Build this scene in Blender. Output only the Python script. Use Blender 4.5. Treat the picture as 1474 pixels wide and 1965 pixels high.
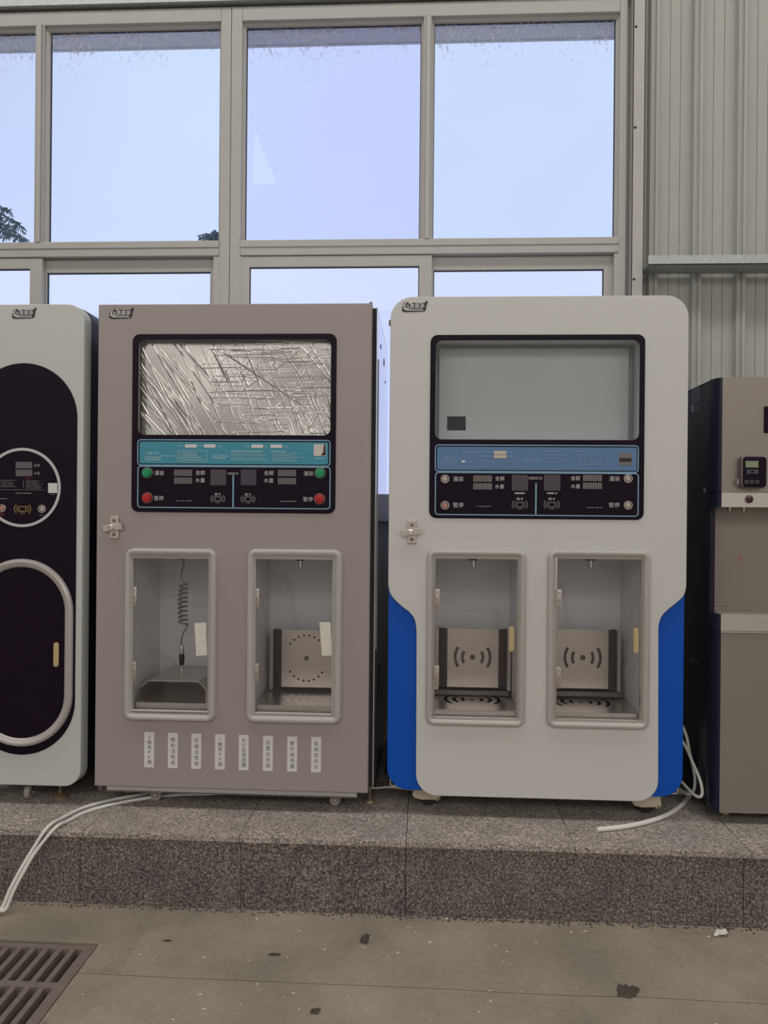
import bpy, bmesh, math, random
from mathutils import Vector, Matrix
random.seed(7)
for o in list(bpy.data.objects): bpy.data.objects.remove(o)
SC = bpy.context.scene
COL = SC.collection
PI = math.pi

# ------------------------------------------------------------------ camera
W, H, F = 1474, 1965, 1480.0
CAM = Vector((0, 0, 1.35))
def basis(yaw, pitch, roll):
    f = Vector((-math.sin(yaw)*math.cos(pitch), math.cos(yaw)*math.cos(pitch), math.sin(pitch)))
    r = Vector((math.cos(yaw), math.sin(yaw), 0)); u = r.cross(f)
    c, s = math.cos(roll), math.sin(roll)
    return c*r+s*u, c*u-s*r, f
CR, CU, CF = basis(math.radians(2.97), math.radians(-0.06), math.radians(0.518))
cd = bpy.data.cameras.new('camera'); cam = bpy.data.objects.new('camera', cd); COL.objects.link(cam)
cd.sensor_fit = 'HORIZONTAL'; cd.sensor_width = 36; cd.lens = 36*F/W; cd.clip_start = .02
cam.matrix_world = Matrix(((CR.x, CU.x, -CF.x, CAM.x), (CR.y, CU.y, -CF.y, CAM.y), (CR.z, CU.z, -CF.z, CAM.z), (0, 0, 0, 1)))
SC.camera = cam

# ------------------------------------------------------------------ world, light, exposure
SC.view_settings.view_transform = 'Standard'; SC.view_settings.look = 'None'
SC.view_settings.gamma = 1; SC.view_settings.use_curve_mapping = False
SC.view_settings.exposure = 0.0
wd = bpy.data.worlds.new('overcast_sky'); SC.world = wd; wd.use_nodes = True
wn = wd.node_tree.nodes; wl_ = wd.node_tree.links
bgn = wn['Background']; bgn.inputs['Strength'].default_value = 1.10
tc = wn.new('ShaderNodeTexCoord'); nz = wn.new('ShaderNodeTexNoise'); nz.inputs['Scale'].default_value = 2.2; nz.inputs['Detail'].default_value = 3
cr = wn.new('ShaderNodeValToRGB')
cr.color_ramp.elements[0].position = .32; cr.color_ramp.elements[0].color = (.585, .67, .97, 1)
cr.color_ramp.elements[1].position = .68; cr.color_ramp.elements[1].color = (.62, .74, 1.0, 1)
wl_.new(tc.outputs['Generated'], nz.inputs['Vector']); wl_.new(nz.outputs['Fac'], cr.inputs['Fac']); wl_.new(cr.outputs['Color'], bgn.inputs['Color'])
# added soft area fills just below the ceiling, over and behind the viewer
def add_fill(x, y, z, sx, sy, power, col):
    l = bpy.data.lights.new('overhead_fill', 'AREA'); l.shape = 'RECTANGLE'; l.size = sx; l.size_y = sy; l.energy = power; l.color = col
    o = bpy.data.objects.new('overhead_fill', l); COL.objects.link(o); o.location = (x, y, z); return o
WARM = (1.0, .975, .935)
add_fill(0, -6.25, 5.40, 17.0, 3.4, 430, WARM)
add_fill(0, 1.75, 5.40, 12.0, .8, 135, WARM)

# ------------------------------------------------------------------ pixel -> real point at a known depth / height
def ray(x, y): return (x-W/2)/F*CR - (y-H/2)/F*CU + CF
def at(x, y, Y):
    d = ray(x, y); return CAM + d*(Y/d.y)
def on(x, y, Z):
    d = ray(x, y); return CAM + d*((Z-CAM.z)/d.z)

# ------------------------------------------------------------------ materials
MATS = {}
def mat(name, col, rough=.5, metal=0., var=0., vscale=8., bump=0., bscale=200., coat=0., spec=.5, aniso=None):
    m = bpy.data.materials.new(name); m.use_nodes = True; MATS[name] = m
    n = m.node_tree.nodes; l = m.node_tree.links; p = n['Principled BSDF']
    p.inputs['Base Color'].default_value = (*col, 1); p.inputs['Roughness'].default_value = rough; p.inputs['Metallic'].default_value = metal
    p.inputs['Coat Weight'].default_value = coat; p.inputs['Specular IOR Level'].default_value = spec
    t = n.new('ShaderNodeTexCoord'); vec = t.outputs['Object']
    if aniso:
        mp = n.new('ShaderNodeMapping'); mp.inputs['Scale'].default_value = aniso; l.new(vec, mp.inputs['Vector']); vec = mp.outputs['Vector']
    if var:
        z = n.new('ShaderNodeTexNoise'); z.inputs['Scale'].default_value = vscale; z.inputs['Detail'].default_value = 5
        l.new(vec, z.inputs['Vector'])
        mx = n.new('ShaderNodeMix'); mx.data_type = 'RGBA'
        mx.inputs['A'].default_value = (*[c*(1-var) for c in col], 1); mx.inputs['B'].default_value = (*[min(1, c*(1+var)) for c in col], 1)
        l.new(z.outputs['Fac'], mx.inputs['Factor']); l.new(mx.outputs['Result'], p.inputs['Base Color'])
    if bump:
        b = n.new('ShaderNodeBump'); b.inputs['Strength'].default_value = bump; b.inputs['Distance'].default_value = .002
        z2 = n.new('ShaderNodeTexNoise'); z2.inputs['Scale'].default_value = bscale; z2.inputs['Detail'].default_value = 3
        l.new(vec, z2.inputs['Vector']); l.new(z2.outputs['Fac'], b.inputs['Height']); l.new(b.outputs['Normal'], p.inputs['Normal'])
    return m

def granite(name, dark, mid, light, dust=0.):
    m = mat(name, mid, .72); n = m.node_tree.nodes; l = m.node_tree.links; p = n['Principled BSDF']
    t = n.new('ShaderNodeTexCoord')
    z = n.new('ShaderNodeTexNoise'); z.inputs['Scale'].default_value = 130; z.inputs['Detail'].default_value = 4; z.inputs['Roughness'].default_value = .75
    r = n.new('ShaderNodeValToRGB'); e = r.color_ramp.elements
    e[0].position = .36; e[0].color = (*dark, 1); e[1].position = .66; e[1].color = (*light, 1)
    x = e.new(.5); x.color = (*mid, 1)
    v = n.new('ShaderNodeTexVoronoi'); v.inputs['Scale'].default_value = 210
    r2 = n.new('ShaderNodeValToRGB'); r2.color_ramp.elements[0].position = .0; r2.color_ramp.elements[0].color = (.55, .55, .55, 1); r2.color_ramp.elements[1].position = .9; r2.color_ramp.elements[1].color = (1.35, 1.3, 1.3, 1)
    sp = n.new('ShaderNodeSeparateColor')
    mu = n.new('ShaderNodeMix'); mu.data_type = 'RGBA'; mu.blend_type = 'MULTIPLY'; mu.inputs['Factor'].default_value = .8
    g = n.new('ShaderNodeTexNoise'); g.inputs['Scale'].default_value = 7; g.inputs['Detail'].default_value = 4
    r3 = n.new('ShaderNodeValToRGB'); r3.color_ramp.elements[0].position = .3; r3.color_ramp.elements[0].color = (.78, .76, .76, 1); r3.color_ramp.elements[1].position = .7; r3.color_ramp.elements[1].color = (1.1, 1.08, 1.04, 1)
    mu2 = n.new('ShaderNodeMix'); mu2.data_type = 'RGBA'; mu2.blend_type = 'MULTIPLY'; mu2.inputs['Factor'].default_value = 1
    for q in (z, v, g): l.new(t.outputs['Object'], q.inputs['Vector'])
    l.new(z.outputs['Fac'], r.inputs['Fac']); l.new(v.outputs['Color'], sp.inputs['Color']); l.new(sp.outputs['Red'], r2.inputs['Fac'])
    l.new(r.outputs['Color'], mu.inputs['A']); l.new(r2.outputs['Color'], mu.inputs['B'])
    l.new(g.outputs['Fac'], r3.inputs['Fac']); l.new(mu.outputs['Result'], mu2.inputs['A']); l.new(r3.outputs['Color'], mu2.inputs['B'])
    out = mu2.outputs['Result']
    if dust:
        d = n.new('ShaderNodeTexNoise'); d.inputs['Scale'].default_value = 11; d.inputs['Detail'].default_value = 6; l.new(t.outputs['Object'], d.inputs['Vector'])
        rr = n.new('ShaderNodeMapRange'); rr.inputs['From Min'].default_value = .35; rr.inputs['From Max'].default_value = .75; rr.inputs['To Max'].default_value = dust; l.new(d.outputs['Fac'], rr.inputs['Value'])
        mm = n.new('ShaderNodeMix'); mm.data_type = 'RGBA'; mm.inputs['B'].default_value = (.30, .27, .22, 1)
        l.new(rr.outputs['Result'], mm.inputs['Factor']); l.new(out, mm.inputs['A']); out = mm.outputs['Result']
    l.new(out, p.inputs['Base Color'])
    b = n.new('ShaderNodeBump'); b.inputs['Strength'].default_value = .3; b.inputs['Distance'].default_value = .002
    l.new(z.outputs['Fac'], b.inputs['Height']); l.new(b.outputs['Normal'], p.inputs['Normal'])
    return m

def concrete(name, col):
    m = mat(name, col, .85); n = m.node_tree.nodes; l = m.node_tree.links; p = n['Principled BSDF']
    t = n.new('ShaderNodeTexCoord')
    def noise(s, d, lo, hi, c0, c1, rough=.55):
        z = n.new('ShaderNodeTexNoise'); z.inputs['Scale'].default_value = s; z.inputs['Detail'].default_value = d; z.inputs['Roughness'].default_value = rough
        l.new(t.outputs['Object'], z.inputs['Vector'])
        r = n.new('ShaderNodeValToRGB'); r.color_ramp.elements[0].position = lo; r.color_ramp.elements[0].color = (*c0, 1)
        r.color_ramp.elements[1].position = hi; r.color_ramp.elements[1].color = (*c1, 1); l.new(z.outputs['Fac'], r.inputs['Fac']); return z, r.outputs['Color']
    def mul(a, b):
        x = n.new('ShaderNodeMix'); x.data_type = 'RGBA'; x.blend_type = 'MULTIPLY'; x.inputs['Factor'].default_value = 1
        l.new(a, x.inputs['A']); l.new(b, x.inputs['B']); return x.outputs['Result']
    _, a = noise(3.2, 6, .3, .72, [c*.76 for c in col], [c*1.18 for c in col])
    zf, b = noise(46, 6, .3, .7, (.88, .87, .86), (1.08, 1.08, 1.07), .7)
    _, c = noise(17, 3, .24, .31, (.62, .58, .54), (1, 1, 1), .5)
    zs, d = noise(260, 2, .3, .7, (.9, .9, .9), (1.1, 1.1, 1.1))
    v = n.new('ShaderNodeTexVoronoi'); v.feature = 'DISTANCE_TO_EDGE'; v.inputs['Scale'].default_value = 2.1
    wv = n.new('ShaderNodeTexNoise'); wv.inputs['Scale'].default_value = 6; wv.inputs['Detail'].default_value = 5
    mixv = n.new('ShaderNodeMix'); mixv.data_type = 'RGBA'; mixv.inputs['Factor'].default_value = .16
    l.new(t.outputs['Object'], wv.inputs['Vector']); l.new(t.outputs['Object'], mixv.inputs['A']); l.new(wv.outputs['Color'], mixv.inputs['B']); l.new(mixv.outputs['Result'], v.inputs['Vector'])
    rv = n.new('ShaderNodeValToRGB'); rv.color_ramp.elements[0].position = 0; rv.color_ramp.elements[0].color = (.92, .91, .9, 1); rv.color_ramp.elements[1].position = .006; rv.color_ramp.elements[1].color = (1, 1, 1, 1)
    l.new(v.outputs['Distance'], rv.inputs['Fac'])
    l.new(mul(mul(mul(mul(a, b), c), d), rv.outputs['Color']), p.inputs['Base Color'])
    bm_ = n.new('ShaderNodeBump'); bm_.inputs['Strength'].default_value = .35; bm_.inputs['Distance'].default_value = .004
    l.new(zf.outputs['Fac'], bm_.inputs['Height']); l.new(bm_.outputs['Normal'], p.inputs['Normal'])
    return m

def glass(name, tint=(1, 1, 1), gloss=.8, dirt=False):
    m = bpy.data.materials.new(name); m.use_nodes = True; MATS[name] = m
    n = m.node_tree.nodes; l = m.node_tree.links; n.remove(n['Principled BSDF'])
    out = n['Material Output']; tr = n.new('ShaderNodeBsdfTransparent'); tr.inputs['Color'].default_value = (*tint, 1)
    gl = n.new('ShaderNodeBsdfGlossy'); gl.inputs['Roughness'].default_value = .01
    fr = n.new('ShaderNodeFresnel'); fr.inputs['IOR'].default_value = 1.5
    mu = n.new('ShaderNodeMath'); mu.operation = 'MULTIPLY'; mu.inputs[1].default_value = gloss
    mx = n.new('ShaderNodeMixShader'); l.new(fr.outputs['Fac'], mu.inputs[0]); l.new(mu.outputs['Value'], mx.inputs['Fac'])
    l.new(tr.outputs['BSDF'], mx.inputs[1]); l.new(gl.outputs['BSDF'], mx.inputs[2]); res = mx.outputs['Shader']
    if dirt:   # mineral spots and runs left by rain and condensation under the head of the pane
        t = n.new('ShaderNodeTexCoord'); se = n.new('ShaderNodeSeparateXYZ'); l.new(t.outputs['Generated'], se.inputs['Vector'])
        z = n.new('ShaderNodeTexNoise'); z.inputs['Scale'].default_value = 70; z.inputs['Detail'].default_value = 3
        mp = n.new('ShaderNodeMapping'); mp.inputs['Scale'].default_value = (1, 1, .55); l.new(t.outputs['Object'], mp.inputs['Vector']); l.new(mp.outputs['Vector'], z.inputs['Vector'])
        z2 = n.new('ShaderNodeTexNoise'); z2.inputs['Scale'].default_value = 5; z2.inputs['Detail'].default_value = 3
        mp2 = n.new('ShaderNodeMapping'); mp2.inputs['Scale'].default_value = (1, 1, .25); l.new(t.outputs['Object'], mp2.inputs['Vector']); l.new(mp2.outputs['Vector'], z2.inputs['Vector'])
        a = n.new('ShaderNodeMapRange'); a.inputs['From Min'].default_value = .66; a.inputs['From Max'].default_value = 1.0; a.inputs['To Min'].default_value = -.22; a.inputs['To Max'].default_value = .16; l.new(se.outputs['Z'], a.inputs['Value'])
        s1 = n.new('ShaderNodeMath'); s1.operation = 'ADD'; l.new(a.outputs['Result'], s1.inputs[0]); l.new(z.outputs['Fac'], s1.inputs[1])
        s2 = n.new('ShaderNodeMath'); s2.operation = 'MULTIPLY_ADD'; s2.inputs[1].default_value = .45; l.new(z2.outputs['Fac'], s2.inputs[0]); l.new(s1.outputs['Value'], s2.inputs[2])
        c = n.new('ShaderNodeMapRange'); c.inputs['From Min'].default_value = .86; c.inputs['From Max'].default_value = 1.0; c.inputs['To Max'].default_value = .5; l.new(s2.outputs['Value'], c.inputs['Value'])
        df = n.new('ShaderNodeBsdfDiffuse'); df.inputs['Color'].default_value = (.55, .57, .66, 1)
        m2 = n.new('ShaderNodeMixShader'); l.new(c.outputs['Result'], m2.inputs['Fac']); l.new(res, m2.inputs[1]); l.new(df.outputs['BSDF'], m2.inputs[2]); res = m2.outputs['Shader']
    l.new(res, out.inputs['Surface']); return m

mat('upvc', (.50, .49, .46), .45, var=.05, vscale=14)
mat('gasket', (.03, .03, .045), .6)
mat('galvanised', (.47, .50, .50), .45, .55, var=.3, vscale=60)
mat('cladding', (.46, .465, .43), .5, var=.06, vscale=5)
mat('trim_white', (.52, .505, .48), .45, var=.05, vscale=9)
mat('plaster', (.42, .40, .38), .9, var=.1)
mat('hall_wall', (.80, .78, .76), .9, var=.08)
mat('ceiling_sheet', (.72, .71, .70), .8)
mat('eave_metal', (.86, .85, .88), .7, var=.12, vscale=20)
granite('granite_top', (.09, .08, .075), (.39, .355, .325), (.74, .69, .64), dust=.5)
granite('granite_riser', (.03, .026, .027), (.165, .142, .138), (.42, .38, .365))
concrete('concrete', (.34, .295, .24))
concrete('concrete_dark', (.305, .265, .213))
mat('yard_paving', (.64, .62, .60), .9, var=.1)
mat('mortar', (.10, .085, .07), .95, var=.4, vscale=60)
mat('grate_iron', (.23, .19, .165), .75, .2, var=.25, vscale=40, bump=.4)
mat('pit', (.03, .022, .025), .9)
mat('grey_paint', (.375, .330, .314), .34, 0., bump=.06, bscale=900)
mat('grey_frame', (.50, .48, .462), .3, .1)
mat('white_paint', (.665, .66, .64), .3, bump=.03, bscale=700)
mat('left_white', (.60, .62, .60), .3, bump=.03, bscale=700)
mat('side_white', (.66, .65, .68), .10, spec=.8, coat=.6)
mat('blue_paint', (.002, .088, .52), .3, spec=.3)
mat('black_glass', (.013, .006, .016), .06, spec=.12)
mat('dark_side', (.012, .009, .024), .3, var=.5, vscale=25, spec=.3)
mat('silver_frame', (.50, .48, .455), .28, .2)
mat('steel', (.58, .53, .49), .3, .85, var=.07, vscale=25)
mat('brushed', (.60, .57, .53), .36, .8, var=.16, vscale=30, aniso=(.4, 1, 14))
mat('steel_dark', (.20, .175, .17), .42, .6)
mat('chrome', (.72, .70, .68), .16, .95)
mat('foil', (.54, .515, .485), .2, .9)
mat('liner', (.80, .78, .79), .4, var=.05, vscale=5)
mat('cabinet_back', (.56, .60, .60), .5, var=.05, vscale=3)
mat('teal', (.045, .30, .42), .4)
mat('banner_blue', (.10, .22, .42), .4)
mat('line_blue', (.22, .40, .56), .5)
mat('print_white', (.60, .58, .60), .5)
mat('print_dim', (.33, .31, .34), .5)
mat('print_teal', (.42, .62, .68), .5)
mat('print_yellow', (.45, .33, .10), .5)
mat('print_red', (.35, .02, .03), .5)
mat('print_green', (.02, .10, .08), .5)
mat('seg', (.30, .28, .29), .5)
mat('seg_lit', (.38, .37, .31), .5)
mat('display_bed', (.075, .06, .075), .4)
mat('scan_window', (.075, .06, .075), .2)
mat('scan_window_b', (.055, .05, .075), .2)
mat('button_green', (.0, .30, .11), .42)
mat('button_red', (.46, .005, .010), .42)
mat('button_cap', (.50, .44, .36), .35, .5)
mat('button_cap_red', (.52, .26, .22), .35, .4)
mat('sticker', (.74, .73, .72), .7, var=.05, vscale=40)
mat('ink', (.10, .095, .10), .7)
mat('paper', (.78, .74, .68), .8, var=.08, vscale=60)
mat('tan_plastic', (.56, .43, .22), .45)
mat('cream_plastic', (.62, .55, .43), .5)
mat('rubber', (.015, .013, .014), .6)
mat('wheel_grey', (.36, .33, .31), .5)
mat('brass', (.36, .28, .17), .4, .6)
mat('hose_white', (.80, .79, .75), .4)
mat('coil_grey', (.25, .235, .23), .4)
mat('badge_black', (.018, .014, .016), .4)
mat('badge_silver', (.68, .66, .65), .3, .3)
mat('navy_side', (.005, .005, .02), .3, spec=.25)
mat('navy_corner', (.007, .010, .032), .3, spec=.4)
mat('steel_taupe', (.30, .268, .238), .38, .4, var=.04, vscale=6)
mat('lcd_green', (.26, .32, .19), .3)
mat('sensor_red', (.06, .008, .012), .15)
mat('foliage_hazy', (.11, .15, .155), .8, var=.3)  # pale blue-grey: distance haze mixed into the needle colour
mat('bark', (.09, .075, .06), .9)
mat('dirt', (.085, .07, .055), .95, var=.4, vscale=80)
glass('pane_clear', (.985, .99, .995), .4)
glass('pane_window', (.975, .985, 1.0), .7, dirt=True)
glass('pane_low', (.97, .96, .99), .4)
glass('film', (.965, .955, .985), .1)

def marble():   # faint grey veins on the liner boards
    m = MATS['liner']; n = m.node_tree.nodes; l = m.node_tree.links; p = n['Principled BSDF']
    t = n.new('ShaderNodeTexCoord'); wv = n.new('ShaderNodeTexWave'); wv.inputs['Scale'].default_value = 1.4; wv.inputs['Distortion'].default_value = 16; wv.inputs['Detail'].default_value = 3; wv.inputs['Detail Scale'].default_value = .7; wv.bands_direction = 'DIAGONAL'
    r = n.new('ShaderNodeValToRGB'); r.color_ramp.elements[0].position = 0; r.color_ramp.elements[0].color = (.90, .90, .905, 1); r.color_ramp.elements[1].position = .035; r.color_ramp.elements[1].color = (1, 1, 1, 1)
    l.new(t.outputs['Object'], wv.inputs['Vector']); l.new(wv.outputs['Fac'], r.inputs['Fac'])
    src = p.inputs['Base Color'].links[0].from_socket
    x = n.new('ShaderNodeMix'); x.data_type = 'RGBA'; x.blend_type = 'MULTIPLY'; x.inputs['Factor'].default_value = 1
    l.new(src, x.inputs['A']); l.new(r.outputs['Color'], x.inputs['B']); l.new(x.outputs['Result'], p.inputs['Base Color'])
marble()

# ------------------------------------------------------------------ mesh helpers (world coordinates; obj() moves them under their thing)
ROOTLOC = {}
def root_of(o):
    while o.parent: o = o.parent
    return o
def obj(name, bm, m, parent=None, smooth=False, kind=None):
    me = bpy.data.meshes.new(name)
    if parent is not None:
        off = ROOTLOC.get(root_of(parent).name, Vector((0, 0, 0)))
        bm.transform(Matrix.Translation(-off))
    bmesh.ops.recalc_face_normals(bm, faces=bm.faces[:])
    bm.to_mesh(me); bm.free()
    if smooth:
        for p in me.polygons: p.use_smooth = True
        try: me.set_sharp_from_angle(angle=math.radians(38))
        except Exception: pass
    o = bpy.data.objects.new(name, me); COL.objects.link(o)
    me.materials.append(MATS[m] if isinstance(m, str) else m)
    if parent is not None: o.parent = parent
    if kind: o['kind'] = kind
    return o
def thing(name, label, cat, loc, group=None):
    o = bpy.data.objects.new(name, None); COL.objects.link(o); o.location = loc; ROOTLOC[o.name] = Vector(loc)
    o.empty_display_size = .05
    o['label'] = label; o['category'] = cat
    if group: o['group'] = group
    return o
def tag(o, label, cat, group=None, kind=None):
    o['label'] = label; o['category'] = cat
    if group: o['group'] = group
    if kind: o['kind'] = kind
    return o
def struct(name, loc=(0, 0, 0)):
    o = bpy.data.objects.new(name, None); COL.objects.link(o); o.location = loc; ROOTLOC[o.name] = Vector(loc); o['kind'] = 'structure'; o.empty_display_size = .05
    return o
def box(x0, x1, y0, y1, z0, z1, b=0., bm=None):
    own = bm is None
    if own: bm = bmesh.new()
    v = [bm.verts.new((x, y, z)) for x in (x0, x1) for y in (y0, y1) for z in (z0, z1)]
    fs = [bm.faces.new([v[i] for i in q]) for q in ((0, 1, 3, 2), (4, 6, 7, 5), (0, 4, 5, 1), (2, 3, 7, 6), (0, 2, 6, 4), (1, 5, 7, 3))]
    if b:
        es = list({e for f in fs for e in f.edges})
        bmesh.ops.bevel(bm, geom=es, offset=b, segments=2, affect='EDGES', profile=.6)
    return bm
def rrect(x0, x1, z0, z1, r, n=6, rb=None):
    rb = r if rb is None else rb
    pts = []
    for cx, cz, a, q in ((x1-r, z1-r, 0, r), (x0+r, z1-r, 90, r), (x0+rb, z0+rb, 180, rb), (x1-rb, z0+rb, 270, rb)):
        for i in range(n+1):
            t = math.radians(a+90*i/n); pts.append((cx+q*math.cos(t), cz+q*math.sin(t)))
    return pts
def plate(outer, holes, y0, y1, b=0.):
    """flat sheet in the X-Z plane with holes, from y0 (near side) to y1"""
    bm = bmesh.new(); es = []
    for loop in [outer]+list(holes):
        vs = [bm.verts.new((p[0], y0, p[1])) for p in loop]
        es += [bm.edges.new((vs[i], vs[(i+1) % len(vs)])) for i in range(len(vs))]
    bmesh.ops.triangle_fill(bm, edges=es, use_beauty=True, use_dissolve=False)
    g = bmesh.ops.extrude_face_region(bm, geom=bm.faces[:])
    bmesh.ops.translate(bm, vec=(0, y1-y0, 0), verts=[e for e in g['geom'] if isinstance(e, bmesh.types.BMVert)])
    if b:
        bmesh.ops.recalc_face_normals(bm, faces=bm.faces[:])
        sh = [e for e in bm.edges if len(e.link_faces) == 2 and abs(e.verts[0].co.y-y0) < 1e-6 and abs(e.verts[1].co.y-y0) < 1e-6 and e.calc_face_angle(0) > 1.]
        bmesh.ops.bevel(bm, geom=sh, offset=b, segments=3, affect='EDGES', profile=.5)
    return bm
def loft(loops, closed=False, caps=(True, True)):
    """join point loops of equal length; closed joins last to first"""
    bm = bmesh.new(); L = [[bm.verts.new(p) for p in lp] for lp in loops]; n = len(L[0])
    rng = range(len(L)) if closed else range(len(L)-1)
    for k in rng:
        a, b = L[k], L[(k+1) % len(L)]
        for i in range(n): bm.faces.new((a[i], a[(i+1) % n], b[(i+1) % n], b[i]))
    if not closed:
        if caps[0]: bm.faces.new(L[0])
        if caps[1]: bm.faces.new(L[-1])
    return bm
def frame_ring(x0, x1, z0, z1, r, prof, n=7):
    """prof: list of (inset, y): a moulding swept round a rounded rectangle"""
    loops = []
    for i, y in prof:
        loops.append([(p[0], y, p[1]) for p in rrect(x0+i, x1-i, z0+i, z1-i, max(r-i, .002), n)])
    return loft(loops, closed=True)
def slab_soft(pts, y0, y1, b, inset=None):
    """solid outline with a softened front rim; pts (x, z)"""
    cx = sum(p[0] for p in pts)/len(pts); cz = sum(p[1] for p in pts)/len(pts)
    return plate(pts, [], y0, y1, b)
def lathe(prof, c, axis='z', n=20):
    """prof: (radius, along)"""
    loops = []
    for r, h in prof:
        lp = []
        for i in range(n):
            t = 2*PI*i/n; a, b = r*math.cos(t), r*math.sin(t)
            lp.append({'z': (c[0]+a, c[1]+b, c[2]+h), 'y': (c[0]+a, c[1]+h, c[2]+b), 'x': (c[0]+h, c[1]+a, c[2]+b)}[axis])
        loops.append(lp)
    return loft(loops)
def smooth_path(pts, k=6):
    P = [Vector(p) for p in pts]; out = []
    for i in range(len(P)-1):
        p0, p1, p2, p3 = P[max(i-1, 0)], P[i], P[i+1], P[min(i+2, len(P)-1)]
        for j in range(k):
            t = j/k
            out.append(.5*((2*p1)+(p2-p0)*t+(2*p0-5*p1+4*p2-p3)*t*t+(3*p1-p0-3*p2+p3)*t**3))
    return out+[P[-1]]
def tube(path, r, n=10, r_end=None):
    P = [Vector(p) for p in path]; loops = []; prev = None
    for i, p in enumerate(P):
        d = (P[min(i+1, len(P)-1)]-P[max(i-1, 0)]).normalized()
        if prev is None:
            a = Vector((0, 0, 1)) if abs(d.z) < .9 else Vector((1, 0, 0)); u = d.cross(a).normalized()
        else:
            u = (prev-d*prev.dot(d)).normalized()
        prev = u; v = d.cross(u)
        rr = r if r_end is None else r+(r_end-r)*i/(len(P)-1)
        loops.append([p+rr*(math.cos(2*PI*k/n)*u+math.sin(2*PI*k/n)*v) for k in range(n)])
    return loft(loops)
def join(*bms):
    out = bmesh.new()
    for b in bms:
        me = bpy.data.meshes.new('tmp'); b.to_mesh(me); b.free(); out.from_mesh(me); bpy.data.meshes.remove(me)
    return out
def bars(rects, y0, y1):
    bm = bmesh.new()
    for x0, x1, z0, z1 in rects: box(x0, x1, y0, y1, z0, z1, bm=bm)
    return bm
TXT = []
def text(s, x, z, size, y, m, parent, name='lettering', spacing=1.0):
    """printed characters as real outlines centred at (x, z), raised a hair from the surface at y"""
    c = bpy.data.curves.new(name, 'FONT'); c.body = s; c.size = size; c.align_x = 'CENTER'; c.align_y = 'CENTER'; c.resolution_u = 2; c.space_character = spacing
    o = bpy.data.objects.new('tmp_text', c); COL.objects.link(o)
    TXT.append((o, x, z, y, m, parent, name))
def flush_text():
    dg = bpy.context.evaluated_depsgraph_get(); dg.update()
    for o, x, z, y, m, parent, name in TXT:
        me = bpy.data.meshes.new_from_object(o.evaluated_get(dg)); bm = bmesh.new(); bm.from_mesh(me)
        if bm.verts:
            xs = [v.co.x for v in bm.verts]; ys = [v.co.y for v in bm.verts]
            bmesh.ops.translate(bm, vec=(-(min(xs)+max(xs))/2, -(min(ys)+max(ys))/2, 0), verts=bm.verts[:])
        bm.transform(Matrix.Translation((x, y, z)) @ Matrix.Rotation(PI/2, 4, 'X'))
        off = ROOTLOC[root_of(parent).name]; bm.transform(Matrix.Translation(-off))
        n = bpy.data.meshes.new(name); bm.to_mesh(n); bm.free(); n.materials.append(MATS[m])
        t = bpy.data.objects.new(name, n); COL.objects.link(t); t.parent = parent
        c = o.data; bpy.data.objects.remove(o); bpy.data.curves.remove(c); bpy.data.meshes.remove(me)
    TXT.clear()

PX = 2.78/F      # metres per pixel on the machines' front plane
STEP = .25
# ================================================================== THE HALL
# floor: concrete slabs with open joints
flo = struct('floor')
GX1, GY1, GX0, GY0 = -1.0, 2.338, -1.79, 1.70      # drain opening
def wavy(a, b, n=14, amp=.004, seed=0):
    rnd = random.Random(seed); A, B = Vector(a), Vector(b); d = (B-A).normalized(); nrm = Vector((-d.y, d.x))
    return [A+(B-A)*(i/n)+(nrm*rnd.uniform(-amp, amp) if 0 < i < n else Vector((0, 0))) for i in range(n+1)]
def slab(name, pts, m, top=0., dep=.12):
    lp = [(p[0], p[1]) for p in pts]
    bm = loft([[(x, y, top-dep) for x, y in lp], [(x, y, top) for x, y in lp]])
    return obj(name, bm, m, flo)
J = .0016; JY = 2.19
def edge(a, b, seed, off):      # one crack shared by two slabs, opened by a few millimetres
    return [p+Vector(off) for p in wavy(a, b, 26, .0045, seed)]
e1 = edge((-.87, JY), (4.0, JY-.02), 3, (0, 0))
slab('concrete_slab', [p+Vector((0, J)) for p in e1]+[Vector((4.0, 2.60)), Vector((-.885, 2.60))], 'concrete')
slab('concrete_slab', [Vector((GX1+.006, JY+J)), Vector((-.8702, JY+J)), Vector((-.8852, 2.60)), Vector((GX1+.006, 2.60))], 'concrete_dark')
slab('concrete_slab', [Vector((-9, GY1+.006)), Vector((GX1+.0058, GY1+.006)), Vector((GX1+.0058, 2.60)), Vector((-9, 2.60))], 'concrete_dark')
slab('concrete_slab', [Vector((GX1+.006, -8)), Vector((4.0, -8)), Vector((4.0, JY-.02-J))]+[p-Vector((0, J)) for p in reversed(e1)]+[Vector((GX1+.006, JY-J))], 'concrete')
slab('concrete_slab', [Vector((-9, -8)), Vector((GX1+.002, -8)), Vector((GX1+.002, GY0-.006)), Vector((-9, GY0-.006))], 'concrete')
slab('concrete_slab', [Vector((-9, GY0-.003)), Vector((GX0-.006, GY0-.003)), Vector((GX0-.006, GY1+.003)), Vector((-9, GY1+.003))], 'concrete')
slab('concrete_slab', [Vector((4.004, -8)), Vector((9, -8)), Vector((9, 2.6)), Vector((4.004, 2.6))], 'concrete')
obj('sub_base', box(-9, 9, -8, 4.2, -.4, -.121), 'mortar', flo)

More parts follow.
